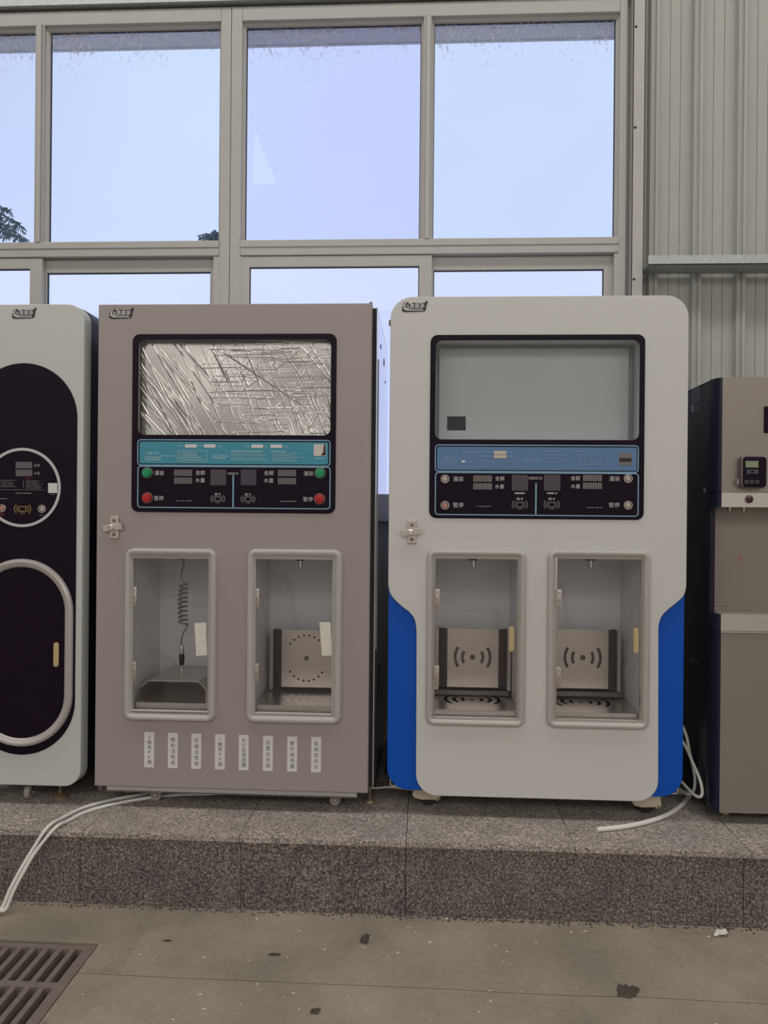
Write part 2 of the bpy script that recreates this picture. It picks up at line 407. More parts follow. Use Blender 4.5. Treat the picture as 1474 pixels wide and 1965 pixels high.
# raised granite platform: riser panels and top slabs, each its own stone
plat = struct('floor_platform')
YS = 2.57; YW = 3.80
vj = [on(462, 1745, 0).x, on(777.5, 1757, 0).x, on(1430, 1785, 0).x]     # joints seen in the riser
rj = [-9, -5.6, -4.2, -2.95, -1.90, vj[0], vj[1], vj[2], 1.75, 2.8, 4.2, 5.6, 9]
rj.insert(5, on(155, 1660, .13).x)
rj.sort()
for a, b in zip(rj, rj[1:]):
    d = random.uniform(-.0015, .0015)
    obj('riser_panel', box(a+.0009, b-.0009, YS+.006+d, YS+.03, -.02, STEP-.021, .0012), 'granite_riser', plat)
tj = sorted([-9, -5.6, -4.2, -2.95, -1.90, -1.15, on(462, 1600, STEP).x, on(780, 1607, STEP).x, on(1101, 1619, STEP).x, on(1430, 1623, STEP).x, 1.75, 2.8, 4.2, 9])
for a, b in zip(tj, tj[1:]):
    d = random.uniform(-.0008, .0008)
    obj('granite_slab', box(a+.0009, b-.0009, YS-.003+d, 3.16, STEP-.02, STEP+d*.4, .0025), 'granite_top', plat)
    obj('granite_slab', box(a+.0009, b-.0009, 3.163, YW+.02, STEP-.02, STEP+d*.4, .0025), 'granite_top', plat)
obj('core', box(-9, 9, YS+.03, YW+.3, -.12, STEP-.021), 'mortar', plat)

# ---------------- back wall: masonry under the windows, cladding at the right, hall shell
ZS = 1.30                                                     # window sill height
ZH = at(444, 13, YW).z                                        # top of window frames
wb = struct('wall_back')
XR = at(1209, 250, YW).x                                      # right end of the windows
obj('sill_wall', box(-9, XR+.05, YW+.0, YW+.24, STEP-.02, ZS), 'plaster', wb)
obj('upper_wall', box(-9, 9, YW+.11, YW+.24, ZH+.20, 5.45), 'cladding', wb)
obj('sill_board', box(-9, XR, YW-.05, YW+.25, ZS, ZS+.025, .004), 'trim_white', wb)
sh = struct('wall_hall')
obj('wall_left', box(-9.2, -9, -8, 4.1, -.1, 5.5), 'hall_wall', sh)
obj('wall_right', box(9, 9.2, -8, 4.1, -.1, 5.5), 'hall_wall', sh)
obj('wall_front', box(-9, 9, -8.2, -8, -.1, 5.5), 'hall_wall', sh)
ce = struct('ceiling')
obj('ceiling_sheet', box(-9.2, 9.2, -8.2, 4.05, 5.45, 5.55), 'ceiling_sheet', ce)

# corrugated cladding, one sheet per rib period
wr = struct('wall_cladding')
YC = YW+.06
xs0 = at(1264, 250, YC).x; per = at(1347.5, 250, YC).x-xs0
for k in range(-1, 14):
    a = xs0+k*per; w = per
    prof = [(0, 0), (.245*w, 0), (.25*w, .004), (.258*w, .004), (.263*w, 0), (.485*w, 0), (.49*w, .004), (.498*w, .004), (.503*w, 0),
            (.735*w, 0), (.765*w, -.034), (.80*w, -.036), (.815*w, -.026), (.875*w, -.026), (.89*w, -.036), (.955*w, -.036), (w, 0)]
    prof = [(max(a+x, XR+.03), y) for x, y in prof]
    loops = [[(x, YC+y, z) for x, y in prof]+[(x, YC+y+.003, z) for x, y in reversed(prof)] for z in (STEP, 5.45)]
    if prof[-1][0]-prof[0][0] < .03: continue
    obj('cladding_sheet', loft(loops), 'cladding', wr)
# white corner flashing with its screws and the galvanised purlin
tr = struct('trim_1')
tx0, tx1 = at(1214, 250, YW-.04).x, at(1237, 250, YW-.04).x
obj('flashing', join(box(tx0, tx1, YW-.042, YW-.039, STEP, 5.45), box(tx1-.003, tx1, YW-.042, YC, STEP, 5.45), box(tx0, tx0+.003, YW-.042, YW+.02, STEP, 5.45)), 'trim_white', tr)
for zz in (at(1219, 536, YW-.04).z, at(1214, 245, YW-.04).z, at(1212, 52, YW-.04).z):
    obj('screw', lathe([(.006, 0), (.006, -.002), (.003, -.005)], (tx0+.012, YW-.042, zz), 'y', 10), 'gasket', tr)
pu = struct('trim_2'); YP = YC-.17
pz0 = at(1350, 507, YP).z; pz1 = at(1350, 489, YP).z
prl = join(box(tx1+.004, 4.2, YP, YP+.003, pz0, pz1), box(tx1+.004, 4.2, YP, YC-.024, pz0, pz0+.003), box(tx1+.004, 4.2, YC-.027, YC-.024, pz0, pz0+.022))
obj('purlin', prl, 'galvanised', pu)
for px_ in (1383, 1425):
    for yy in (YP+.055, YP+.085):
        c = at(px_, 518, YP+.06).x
        obj('lit_slot', box(c-.012, c+.012, yy-.006, yy+.006, pz0-.002, pz0), 'trim_white', pu)  # pale plates stand in for light showing through the purlin's slots
hd = struct('trim_3')       # head flashing above the windows
obj('head_channel', join(box(-9, tx0, YW-.03, YW+.12, ZH+.012, ZH+.05), box(-9, tx0, YW-.01, YW+.12, ZH+.05, ZH+.20)), 'galvanised', hd)

# ---------------- windows
def window(n, xl, xr, uppers, lowers, film=None):
    """uppers: (x0, x1, z0, z1) daylight openings of the fixed lights; lowers: sashes (x0, x1, pane_x0, pane_x1, front?)"""
    w = struct('window_%d' % n); y0, y1 = YW, YW+.07
    zt0 = TRZ0; zt1 = TRZ1
    # frame members
    obj('jamb', box(xl, uppers[0][0], y0, y1, ZS+.025, ZH, .004), 'upvc', w)
    obj('jamb', box(uppers[-1][1], xr, y0, y1, ZS+.025, ZH, .004), 'upvc', w)
    top = uppers[0][3]
    ax, bx = uppers[0][0], uppers[-1][1]
    obj('head', box(ax, bx, y0, y1, top, ZH, .004), 'upvc', w)
    obj('transom', box(ax, bx, y0-.004, y1, zt0, zt1, .004), 'upvc', w)
    obj('transom_bead', box(ax, bx, y0-.010, y0-.0035, zt0+(zt1-zt0)*.52, zt1-.004, .003), 'upvc', w)
    obj('sill', box(ax, bx, y0, y1, ZS+.025, ZS+.07, .004), 'upvc', w)
    for a, b in zip(uppers, uppers[1:]):
        m = obj('mullion', box(a[1], b[0], y0, y1, zt1, top, .004), 'upvc', w)
        c = (a[1]+b[0])/2+.004
        obj('mullion_cap', box(c-.010, c+.010, y0-.016, y0, zt1-.004, top+.004, .003), 'upvc', m)
    for (a, b, z0, z1) in uppers:
        f = obj('glazing_bead', frame_ring(a, b, z0, z1, .003, [(0, y0+.022), (.012, y0+.034), (.014, y1-.012), (0, y1-.012)], 1), 'upvc', w)
        obj('gasket', frame_ring(a+.011, b-.011, z0+.011, z1-.011, .003, [(0, y0+.045), (.005, y0+.046), (.005, y0+.056), (0, y0+.056)], 1), 'gasket', f)
        obj('glass_pane', box(a+.010, b-.010, y0+.047, y0+.053, z0+.010, z1-.010), 'pane_window', w)
    for (sx0, sx1, px0, px1, front) in lowers:
        yy = y0+(.004 if front else .036)
        zb = ZS+.07; zt = SASH_F if front else SASH_B
        s = obj('sash', plate([(sx0, zb), (sx1, zb), (sx1, zt0-.002), (sx0, zt0-.002)], [[(px0, zb+.06), (px1, zb+.06), (px1, zt), (px0, zt)]], yy, yy+.028, .003), 'upvc', w)
        obj('gasket', frame_ring(px0-.001, px1+.001, zb+.059, zt+.001, .002, [(0, yy+.010), (.005, yy+.011), (.005, yy+.018), (0, yy+.018)], 1), 'gasket', s)
        obj('glass_pane', box(px0-.002, px1+.002, yy+.012, yy+.017, zb+.058, zt+.002), 'pane_low', s)
    for a, b in ((ax-.002, lowers[0][0]+.006), (lowers[-1][1]-.006, bx+.002)):
        if b-a > .009: obj('side_track', box(a, b, y0+.002, y1, ZS+.07, zt0-.001, .002), 'upvc', w)
    if film:
        a, b, z0, z1 = uppers[0]; yy = y0+.0455
        obj('film', plate([(a+.012, z0+.012), (b-.012, z0+.012), (b-.012, z1-.012), (a+.012, z1-.012)], [film], yy, yy+.0006), 'film', w)
    return w
X = lambda x, y=250: at(x, y, YW).x
Z = lambda x, y: at(x, y, YW).z
TRZ1 = Z(640, 459.5); TRZ0 = Z(640, 489)
ZTOP = Z(640, 40)+.012
SASH_F = Z(640, 511); SASH_B = Z(996, 513)
xm = X(442.5)
up = lambda x0, x1: (X(x0)-.012, X(x1)+.012, TRZ1, ZTOP)
wl2 = lambda x: at(x, 545, YW).x
tri = [at(*p, YW+.0455) for p in ((489, 250), (485, 354), (531, 353))]
window(1, X(-640), xm-.001, [up(-620, -290), up(-264, 62), up(88, 418)],
       [(wl2(-300), wl2(80), wl2(-280), wl2(56), True), (wl2(62), wl2(411), wl2(83), wl2(400), False)])
window(2, xm+.001, X(1203), [up(468, 807), up(832, 1184)],
       [(wl2(462), wl2(829), wl2(478), wl2(804), True), (wl2(815), wl2(1181), wl2(832), wl2(1162), False)],
       film=[(p.x, p.z) for p in tri])
window(3, X(-1660), X(-642), [up(-1640, -1160), up(-1135, -665)], [(wl2(-1640), wl2(-1140), wl2(-1620), wl2(-1160), True), (wl2(-1150), wl2(-660), wl2(-1130), wl2(-680), False)])
obj('filler_wall', box(-9, X(-1662), YW+.0, YW+.1, ZS, ZH+.2), 'plaster', wb)
obj('reveal_wall', box(X(1203)-.002, XR+.06, YW+.03, YW+.24, STEP, 5.45), 'trim_white', wb)
# eave and gutter outside, above the panes
ev = struct('trim_4')
ez = ZTOP+.005
obj('eave_soffit', box(-9, XR+.1, YW+.075, YW+.215, ez, ez+.03), 'eave_metal', ev)
obj('eave_board', box(-9, XR+.1, YW+.215, YW+.23, ez-.004, ez+.16), 'eave_metal', ev)
yard = struct('floor_yard')
obj('yard_ground', box(-40, 40, 4.3, 60, -.3, -.2), 'yard_paving', yard)

# trees in the yard: a drooping conifer bough at the left and a treetop behind the mullion
def conifer(name, label, base, height, tips, seed):
    t = thing(name, label, 'tree', base, 'trees in the yard'); rnd = random.Random(seed); b = Vector(base)
    obj('trunk', tube([b, b+Vector((.03, 0, height*.5)), b+Vector((0, 0, height))], .13, 8, .02), 'bark', t)
    for tip in tips:
        s = b+Vector((0, 0, min(height-.05, tip.z-base[2]+.25*(tip-b).xy.length)))
        mid = s.lerp(tip, .5)+Vector((0, 0, .14*(tip-s).length))
        path = smooth_path([s, mid, tip], 12)
        parts = [tube(path, .018, 5, .005)]
        bm = bmesh.new()
        for i, p in enumerate(path[8:]):
            L = .24*(1-.55*i/len(path))
            for sgn in (-1, 1):
                d = Vector((rnd.uniform(-.5, .5)+sgn*.5, rnd.uniform(-.4, .4), -rnd.uniform(.25, .8))).normalized()
                for q in range(5):        # sprays of short needle tufts
                    c = p+d*L*q/7; w = .03
                    for k in range(3):
                        e = (d+Vector((rnd.uniform(-.9, .9), rnd.uniform(-.6, .6), rnd.uniform(-.7, .3)))).normalized()*rnd.uniform(.04, .08)
                        n = e.cross(Vector((0, 1, .3))).normalized()*.006
                        vs = [bm.verts.new(v) for v in (c-n, c+e*.5+n, c+e, c+e*.5-n)]; bm.faces.new(vs)
        me = bpy.data.meshes.new('x'); bm.to_mesh(me); bm.free(); q = bmesh.new(); q.from_mesh(me); bpy.data.meshes.remove(me)
        obj('bough', join(parts[0], q), 'foliage_hazy', t)
    return t
D1 = 9.5
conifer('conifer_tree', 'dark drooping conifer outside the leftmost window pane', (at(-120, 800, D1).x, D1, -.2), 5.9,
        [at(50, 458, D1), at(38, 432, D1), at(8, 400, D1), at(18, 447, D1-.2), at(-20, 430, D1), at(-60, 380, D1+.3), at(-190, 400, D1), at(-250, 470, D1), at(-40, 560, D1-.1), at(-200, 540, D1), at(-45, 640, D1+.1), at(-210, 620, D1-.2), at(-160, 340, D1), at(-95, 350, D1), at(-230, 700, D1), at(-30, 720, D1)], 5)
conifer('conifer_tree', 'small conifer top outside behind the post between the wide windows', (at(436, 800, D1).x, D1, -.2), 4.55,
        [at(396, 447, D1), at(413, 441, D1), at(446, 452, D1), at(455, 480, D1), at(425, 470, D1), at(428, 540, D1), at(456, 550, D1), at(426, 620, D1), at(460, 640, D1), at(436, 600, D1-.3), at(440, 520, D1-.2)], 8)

# ================================================================== MACHINES
YF = 2.78
def fx(x, y, Y=YF): return at(x, y, Y).x
def fz(x, y, Y=YF): return at(x, y, Y).z
def R4(x0, x1, y0, y1, Y=YF):
    """front-plane rectangle from its edges in the photograph -> (x0, x1, z0, z1)"""
    mx, my = (x0+x1)/2, (y0+y1)/2
    return fx(x0, my, Y), fx(x1, my, Y), fz(mx, y1, Y), fz(mx, y0, Y)

def badge(parent, cx, cy, Y=YF):
    """small black logo badge with silver swirl, three characters and a line of tiny marks"""
    c = at(cx, cy, Y); s = 2.78/F*1.0
    P = [(-24, -8), (-25, -2), (-22, 2), (-22, 7), (-17, 10), (-12, 8), (-10, 5), (-4, 8), (4, 7), (12, 7), (19, 8), (23, 11), (25, 9), (22, 3), (22, -2), (20, -8), (14, -9), (-19, -10)]
    b = obj('logo_badge', plate([(c.x+x*s, c.z+z*s) for x, z in P], [], Y-.0015, Y), 'badge_black', parent)
    y = Y-.0021
    def arc(r0, r1, cx_, cz_, a0, a1, w):
        pts = [(math.radians(a0+(a1-a0)*i/12)) for i in range(13)]
        o_ = [(c.x+s*(cx_+r0*math.cos(t)), c.z+s*(cz_+r1*math.sin(t))) for t in pts]
        i_ = [(c.x+s*(cx_+(r0-w)*math.cos(t)), c.z+s*(cz_+(r1-w)*math.sin(t))) for t in reversed(pts)]
        return plate(o_+i_, [], y, y+.0006)
    obj('swirl', join(arc(5.5, 7.5, -15.5, 1.5, 95, 235, 2.0), arc(3.8, 3.2, -15, .5, -150, 130, 1.3), arc(9, 4, -15.5, -1.2, 195, 345, 1.2)), 'badge_silver', b)
    text('惠康源', c.x+4.5*s, c.z+2.0*s, 9.4*s, y, 'badge_silver', b)
    rr = [(c.x+s*(-17+3.4*i), c.x+s*(-17+3.4*i+2.3), c.z-7.4*s, c.z-5.2*s) for i in range(10)]
    obj('fine_print', bars(rr, y, y+.0006), 'badge_silver', b)
    obj('underline', bars([(c.x-6*s, c.x+15*s, c.z-3.6*s, c.z-3.2*s)], y, y+.0006), 'badge_silver', b)
    obj('ring_mark', frame_ring(c.x+21.2*s, c.x+25*s, c.z+8.2*s, c.z+12*s, 1.9*s, [(0, y), (.5*s, y), (.5*s, y+.0006), (0, y+.0006)], 4), 'badge_black', b)
    return b

SEGS = ((.18, .82, .92, 1), (.18, .82, .46, .54), (.18, .82, 0, .08), (.08, .22, .54, .92), (.78, .92, .54, .92), (.08, .22, .08, .46), (.78, .92, .08, .46))
def digits(parent, x0, x1, y0, y1, Y, lit='seg'):
    a, b, c, d = R4(x0, x1, y0, y1, Y)
    bed = obj('digit_display', box(a, b, Y-.0006, Y, c, d), 'display_bed', parent)
    w = (b-a)/4; rr = []
    for k in range(4):
        for s in SEGS:
            hx = a+k*w+w*.08; ww = w*.84
            rr.append((hx+s[0]*ww, hx+s[1]*ww, c+(d-c)*(.08+.84*s[2]), c+(d-c)*(.08+.84*s[3])))
    obj('segment', bars(rr, Y-.0012, Y-.0006), lit, bed)

def outline(name, x0, x1, y0, y1, r, wpx, Y, m, parent):
    a, b, c, d = R4(x0, x1, y0, y1, Y)
    return obj(name, frame_ring(a, b, c, d, r*PX, [(0, Y-.0008), (wpx*PX, Y-.0008), (wpx*PX, Y), (0, Y)], 5), m, parent)

def card_icon(parent, cx, cy, Y, m='print_dim', wv=14, big=1.0, word=True):
    c = at(cx, cy, Y); s = PX*big; y = Y-.0008; bms = []
    bms.append(frame_ring(c.x-6*s, c.x+6*s, c.z-4.3*s, c.z+4.3*s, 1.5*s, [(0, y), (1.0*s, y), (1.0*s, Y), (0, Y)], 3))
    for sg in (-1, 1):
        for r in (10, 14):
            t = [math.radians(-40+80*i/8) for i in range(9)]
            pts = [(c.x+sg*s*(r*math.cos(u)), c.z+s*r*.8*math.sin(u)) for u in t]+[(c.x+sg*s*((r-1.0)*math.cos(u)), c.z+s*(r-1.0)*.8*math.sin(u)) for u in reversed(t)]
            bms.append(plate(pts, [], y, Y))
    o = obj('card_symbol', join(*bms), m, parent)
    if word: text('CARD', c.x, c.z-7.0*s, 3.4*s, y, m, o)
    return o

def button(parent, cx, cy, rpx, Y, cap, ring='steel_dark', dome=.010, label=None):
    c = at(cx, cy, Y); r = rpx*PX
    b = obj('button', lathe([(r, 0), (r, -.004), (r*.93, -.006), (r*.80, -.006), (r*.78, 0)], (c.x, Y, c.z), 'y', 28), ring, parent, True)
    if ring == 'chrome':
        obj('groove', lathe([(r*.79, -.001), (r*.70, -.0035), (.0005, -.0035)], (c.x, Y, c.z), 'y', 24), 'steel_dark', b, True)
        obj('cap', lathe([(r*.58, -.003), (r*.58, -.005), (r*.5, -.0062), (.0005, -.0064)], (c.x, Y, c.z), 'y', 24), cap, b, True)
        return b
    obj('cap', lathe([(r*.80, 0), (r*.80, -dome*.7), (r*.72, -dome), (r*.3, -dome*1.06), (.0005, -dome*1.08)], (c.x, Y, c.z), 'y', 24), cap, b, True)
    return b

def latch(parent, cx, cy, ang):
    c = at(cx, cy, YF); w, h = 9.0*PX, 22*PX
    p = obj('latch_plate', box(c.x-w, c.x+w, YF-.008, YF, c.z-h, c.z+h, .002), 'steel', parent)
    for dz in (-.62, .62): obj('screw', lathe([(.006, 0), (.006, -.002), (.002, -.004)], (c.x, YF-.008, c.z+dz*h), 'y', 12), 'steel_dark', p)
    bm = box(-20*PX, 18*PX, -.022, -.016, -6.2*PX, 6.2*PX, .0015)
    bm.transform(Matrix.Translation((c.x, YF, c.z)) @ Matrix.Rotation(math.radians(-ang), 4, 'Y'))
    obj('latch_lever', bm, 'steel', parent)
    obj('latch_cylinder', lathe([(.0095, 0), (.0095, -.026), (.007, -.028), (.006, -.0245), (.001, -.0245)], (c.x-2*PX, YF, c.z), 'y', 20), 'chrome', parent, True)

def window_door(parent, ox0, ox1, oy0, oy1, ix0, ix1, iy0, iy1, fm, hinges, R=17):
    """moulded door frame with a hinged clear pane; returns opening rectangle"""
    a, b, c, d = R4(ox0, ox1, oy0, oy1); ia, ib, ic, id_ = R4(ix0, ix1, iy0, iy1)
    w = ((ia-a)+(b-ib)+(ic-c)+(d-id_))/4
    prof = [(0, YF), (.0015, YF-.010), (.005, YF-.016), (.010, YF-.018), (w*.62, YF-.016), (w*.80, YF-.011), (w*.83, YF-.007), (w*.97, YF-.007), (w, YF-.004), (w, YF+.016), (0, YF+.004)]
    fr = obj('door_frame', frame_ring(a, b, c, d, R*PX, prof, 8), fm, parent, True)
    obj('inner_rim', frame_ring(ia-.003, ib+.003, ic-.003, id_+.003, .007, [(0, YF-.008), (.0035, YF-.010), (.006, YF-.008), (.006, YF+.002), (0, YF+.002)], 5), 'chrome' if fm == 'silver_frame' else 'grey_frame', fr, True)
    obj('door_pane', box(ia+.001, ib-.001, YF+.002, YF+.006, ic+.001, id_-.001), 'pane_clear', fr)
    for hy0, hy1 in hinges:
        z1, z0 = fz(ix0, hy0), fz(ix0, hy1)
        hb = box(ia+.003, ia+.019, YF-.002, YF+.0018, z0, z1, .0008)
        kn = [lathe([(.0034, 0), (.0034, (z1-z0)*.30)], (ia-.0005, YF-.007, z0+(z1-z0)*q), 'z', 10) for q in (.02, .35, .68)]
        h = obj('hinge', join(hb, *kn), 'steel', parent, True)
        for q in (.16, .5, .84): obj('screw', lathe([(.0026, 0), (.0026, -.0012), (.0008, -.0018)], (ia+.011, YF-.002, z0+(z1-z0)*q), 'y', 8), 'steel_dark', h)
    return ia, ib, ic, id_

def compartment(parent, op, yb, z_floor, lift=.0):
    """open-fronted liner box behind a door pane: floor, sides, back, top as one folded board"""
    a, b, c, d = op; g = .010; y0 = YF+.021; t = .004
    a -= g; b += g; d += g; zf = min(c, z_floor)-.012
    bm = join(box(a-t, a, y0, yb, zf, d), box(b, b+t, y0, yb, zf, d), box(a-t, b+t, yb, yb+t, zf, d), box(a-t, b+t, y0, yb+t, d, d+t), box(a-t, b+t, y0, yb+t, zf-t, zf))
    return obj('liner', bm, 'liner', parent)

def caster_small(parent, x, y, zt, face='y', r=.0215, wm='wheel_grey'):
    zc = STEP+r
    ax = 'y' if face == 'y' else 'x'
    pr = [(r*.35, -.010), (r*.88, -.010), (r, -.006), (r, .006), (r*.88, .010), (r*.35, .010)]
    w = obj('caster', lathe(pr, (x, y, zc), ax, 22), wm, parent, True)
    if face == 'y':
        f = join(box(x-.016, x-.004, y-.014, y-.0115, zc+.010, zt-.004), box(x-.010, x+.010, y+.0115, y+.014, zc-.004, zt-.004), box(x-.018, x+.018, y-.016, y+.016, zt-.004, zt))
        hub = lathe([(.007, 0), (.007, -.018), (.003, -.019)], (x, y, zc), 'y', 12)
    else:
        f = join(box(x-.015, x-.0115, y-.010, y+.010, zc-.004, zt-.004), box(x+.0115, x+.015, y-.010, y+.010, zc-.004, zt-.004), box(x-.018, x+.018, y-.016, y+.016, zt-.004, zt))
        hub = lathe([(.005, -.020), (.005, .020)], (x, y, zc), 'x', 10)
    obj('fork', f, 'steel_dark', w); obj('axle', hub, 'steel', w, True)
def leveler(parent, x, y, zt, m='brass', r=.021):
    o = obj('levelling_foot', join(lathe([(r, 0), (r, .006), (r*.8, .012), (r*.35, .016), (.006, .018)], (x, y, STEP), 'z', 24), lathe([(.005, .016), (.005, zt-STEP)], (x, y, STEP), 'z', 12)), m, parent, True)
    obj('lock_nut', lathe([(.010, 0), (.010, .008)], (x, y, STEP+.026), 'z', 6), 'steel_dark', o)

def fine_lines(parent, x0, x1, ys, Y, m, jitter=0, h=1.0, seed=1, name='fine_print'):
    rnd = random.Random(seed); rr = []
    for i, yy in enumerate(ys):
        xe = x1-rnd.uniform(0, jitter); x = x0
        while x < xe:
            w = rnd.uniform(1.4, 2.6)
            a, b, c, d = R4(x, min(x+w, xe), yy-h/2, yy+h/2, Y); rr.append((a, b, c, d)); x += w+.7
            if rnd.random() < .06: x += 2
    return obj(name, bars(rr, Y-.0006, Y-.0002), m, parent)

def foil_sheet(parent, x0, x1, z0, z1, y):
    """crumpled silver film: many real folds"""
    rnd = random.Random(21); NX, NZ = 640, 324
    folds = []
    def seg(u0, v0, u1, v1, wd, h): folds.append((u0, v0, u1, v1, wd, h))
    for k in range(240):       # long slanting creases, dense at the left
        u = rnd.random()**1.25-.02; v = rnd.uniform(0, 1); L = rnd.uniform(.12, .6); a = math.radians(rnd.gauss(-66 if u > .25 else -56, 6))
        seg(u, v, u+L*.5*math.cos(a), v+L*math.sin(a), rnd.uniform(.004, .0075), rnd.choice((-.5, 1, 1, 1))*rnd.uniform(.0005, .0013))
    for k in range(80):       # level wrinkles at the right
        u = rnd.uniform(.3, .95); v = rnd.random(); seg(u, v, u+rnd.uniform(.1, .4), v+rnd.uniform(-.015, .015), rnd.uniform(.003, .005), rnd.choice((-.6, 1, 1))*rnd.uniform(.0003, .0008))
    for k in range(110):       # opposite creases
        u = rnd.uniform(.35, 1); v = rnd.random(); L = rnd.uniform(.1, .4); a = math.radians(rnd.gauss(65, 12)); seg(u, v, u+L*.5*math.cos(a), v+L*math.sin(a), rnd.uniform(.003, .005), rnd.choice((-.6, 1, 1))*rnd.uniform(.0003, .0008))
    seg(.42, .86, .86, .30, .006, .0014)
    asp = (z1-z0)/(x1-x0)
    hgt = [[0.0]*(NX+1) for _ in range(NZ+1)]
    for u0, v0, u1, v1, wd, h in folds:
        dx, dy = u1-u0, (v1-v0)*asp; LL = dx*dx+dy*dy; rad = wd*1.05
        i0 = max(0, int((min(u0, u1)-rad)*NX)); i1 = min(NX, int((max(u0, u1)+rad)*NX)+1)
        j0 = max(0, int((min(v0, v1)-rad/asp)*NZ)); j1 = min(NZ, int((max(v0, v1)+rad/asp)*NZ)+1)
        for j in range(j0, j1+1):
            for i in range(i0, i1+1):
                u, v = i/NX-u0, (j/NZ-v0)*asp
                t = max(0, min(1, (u*dx+v*dy)/LL)); d = math.hypot(u-t*dx, v-t*dy)
                sd = (dx*v-dy*u)
                w_ = rad if sd > 0 else rad*.22
                if d < w_: hgt[j][i] += h*(1-d/w_)*min(1, 8*t+.2, 8*(1-t)+.2)
    bm = bmesh.new(); V = []
    for j in range(NZ+1):
        V.append([bm.verts.new((x0+(x1-x0)*i/NX, y-hgt[j][i]+.004*math.sin(7*i/NX+2)*math.sin(5*j/NZ), z0+(z1-z0)*j/NZ)) for i in range(NX+1)])
    for j in range(NZ):
        for i in range(NX): bm.faces.new((V[j][i], V[j][i+1], V[j+1][i+1], V[j+1][i]))
    return obj('foil_film', bm, 'foil', parent, False)

def slot_arc(cx, cz, r, a0, a1, w, n=10, ky=1.0):
    t = [math.radians(a0+(a1-a0)*i/n) for i in range(n+1)]
    return [(cx+(r+w/2)*math.cos(u), cz+ky*(r+w/2)*math.sin(u)) for u in t]+[(cx+(r-w/2)*math.cos(u), cz+ky*(r-w/2)*math.sin(u)) for u in reversed(t)]
def circ(cx, cz, r, n=10): return [(cx+r*math.cos(2*PI*i/n), cz+r*math.sin(2*PI*i/n)) for i in range(n)]
def lay_flat(bm, zc, z0):
    """turn a sheet built upright (x, z) into a level sheet: z -> y"""
    bm.transform(Matrix(((1, 0, 0, 0), (0, 0, 1, 0), (0, -1, 0, z0), (0, 0, 0, 1)))); return bm

# ------------------------------------------------------------------ 1. grey vending machine
gx0, gx1 = -1.204, -.194; gz0, gz1 = .328, 2.102
g = thing('water_vending_machine', 'grey water vending machine with crumpled silver film behind its upper window', 'vending machine', ((gx0+gx1)/2, 3.15, STEP))
YB = 3.60
ops = {}
D1_ = (240, 416, 1052, 1383, 252, 402, 1070, 1364)
D2_ = (474, 656.5, 1053.5, 1387.5, 487, 639, 1072, 1369)
def rr_hole(op, r=.010): return rrect(op[0], op[1], op[2], op[3], r, 4)
opA = R4(*D1_[4:]); opB = R4(*D2_[4:])
ap = R4(266, 635, 652, 835)
door = plate([(gx0, gz0), (gx1, gz0), (gx1, gz1), (gx0, gz1)], [rr_hole(opA), rr_hole(opB), rrect(ap[0]-.003, ap[1]+.003, ap[2]-.003, ap[3]+.003, .02, 4)], YF, YF+.02, .006)
obj('front_door', door, 'grey_paint', g)
obj('door_return', join(box(gx0, gx0+.003, YF+.02, YF+.042, gz0, gz1), box(gx1-.003, gx1, YF+.02, YF+.042, gz0, gz1), box(gx0, gx1, YF+.02, YF+.042, gz1-.003, gz1), box(gx0, gx1, YF+.02, YF+.042, gz0, gz0+.003)), 'grey_paint', g)
cab = join(box(gx0+.004, gx0+.007, YF+.046, YB, gz0+.01, gz1-.006), box(gx1+.014, gx1+.017, YF+.046, YB, gz0+.01, gz1-.006),
           box(gx0+.004, gx1+.017, YB, YB+.003, gz0+.01, gz1-.006), box(gx0+.004, gx1+.017, YF+.046, YB, gz1-.009, gz1-.006), box(gx0+.004, gx1+.017, YF+.046, YB, gz0+.01, gz0+.013))
obj('cabinet', cab, 'side_white', g)
for a, b in ((gx1-.006, gx1+.012), (gx0+.005, gx0+.012)): obj('door_seal', box(a, b, YF+.043, YF+.0455, gz0+.01, gz1-.01), 'rubber', g)
for yy, zz, rr in ((3.05, gz1-.10, .010), (3.30, gz1-.115, .017), (3.42, gz1-.18, .006)):
    obj('side_hole', lathe([(rr, 0), (rr, .002)], (gx1+.0165, yy, zz), 'x', 12), 'rubber', g)
obj('side_cover', box(gx1+.017, gx1+.020, YF+.12, YF+.36, gz0+.5, gz1-.18, .001), 'side_white', g)
obj('hinge_pin', lathe([(.006, 0), (.006, .012), (.004, .014)], (gx1-.006, YF+.02, gz1-.006), 'z', 10), 'steel_dark', g)
obj('hinge_pin', lathe([(.009, -.022), (.009, .004)], (gx0+.012, YF+.03, gz0), 'z', 10), 'steel_dark', g)
a, b, c, d = R4(205, 685, 1513.5, 1525, YF+.012)
obj('base_rail', join(box(a, b, YF+.012, YF+.016, c, d+.004, .001), box(a, b, YF+.012, YF+.05, c, c+.004), box(a+.02, b-.02, YF+.008, YF+.012, c+.009, c+.012)), 'grey_frame', g)
for yy in (YF+.10, YB-.06): obj('base_frame', box(gx0+.02, gx1-.01, yy, yy+.04, c, gz0+.012), 'steel_dark', g)
for px_, py_ in ((297, 1539), (642, 1549)):
    p = on(px_, py_, STEP); caster_small(g, p.x, p.y+.02, c+.002)
for xx in (gx0+.2, gx1-.15): caster_small(g, xx, YB-.10, c+.002)
p = on(709, 1543, STEP); leveler(g, p.x, p.y+.02, gz0+.01)
leveler(g, fx(217, 1525), 2.95, gz0+.01)
leveler(g, gx0+.05, YB-.06, gz0+.01); leveler(g, gx1-.04, YB-.06, gz0+.01)
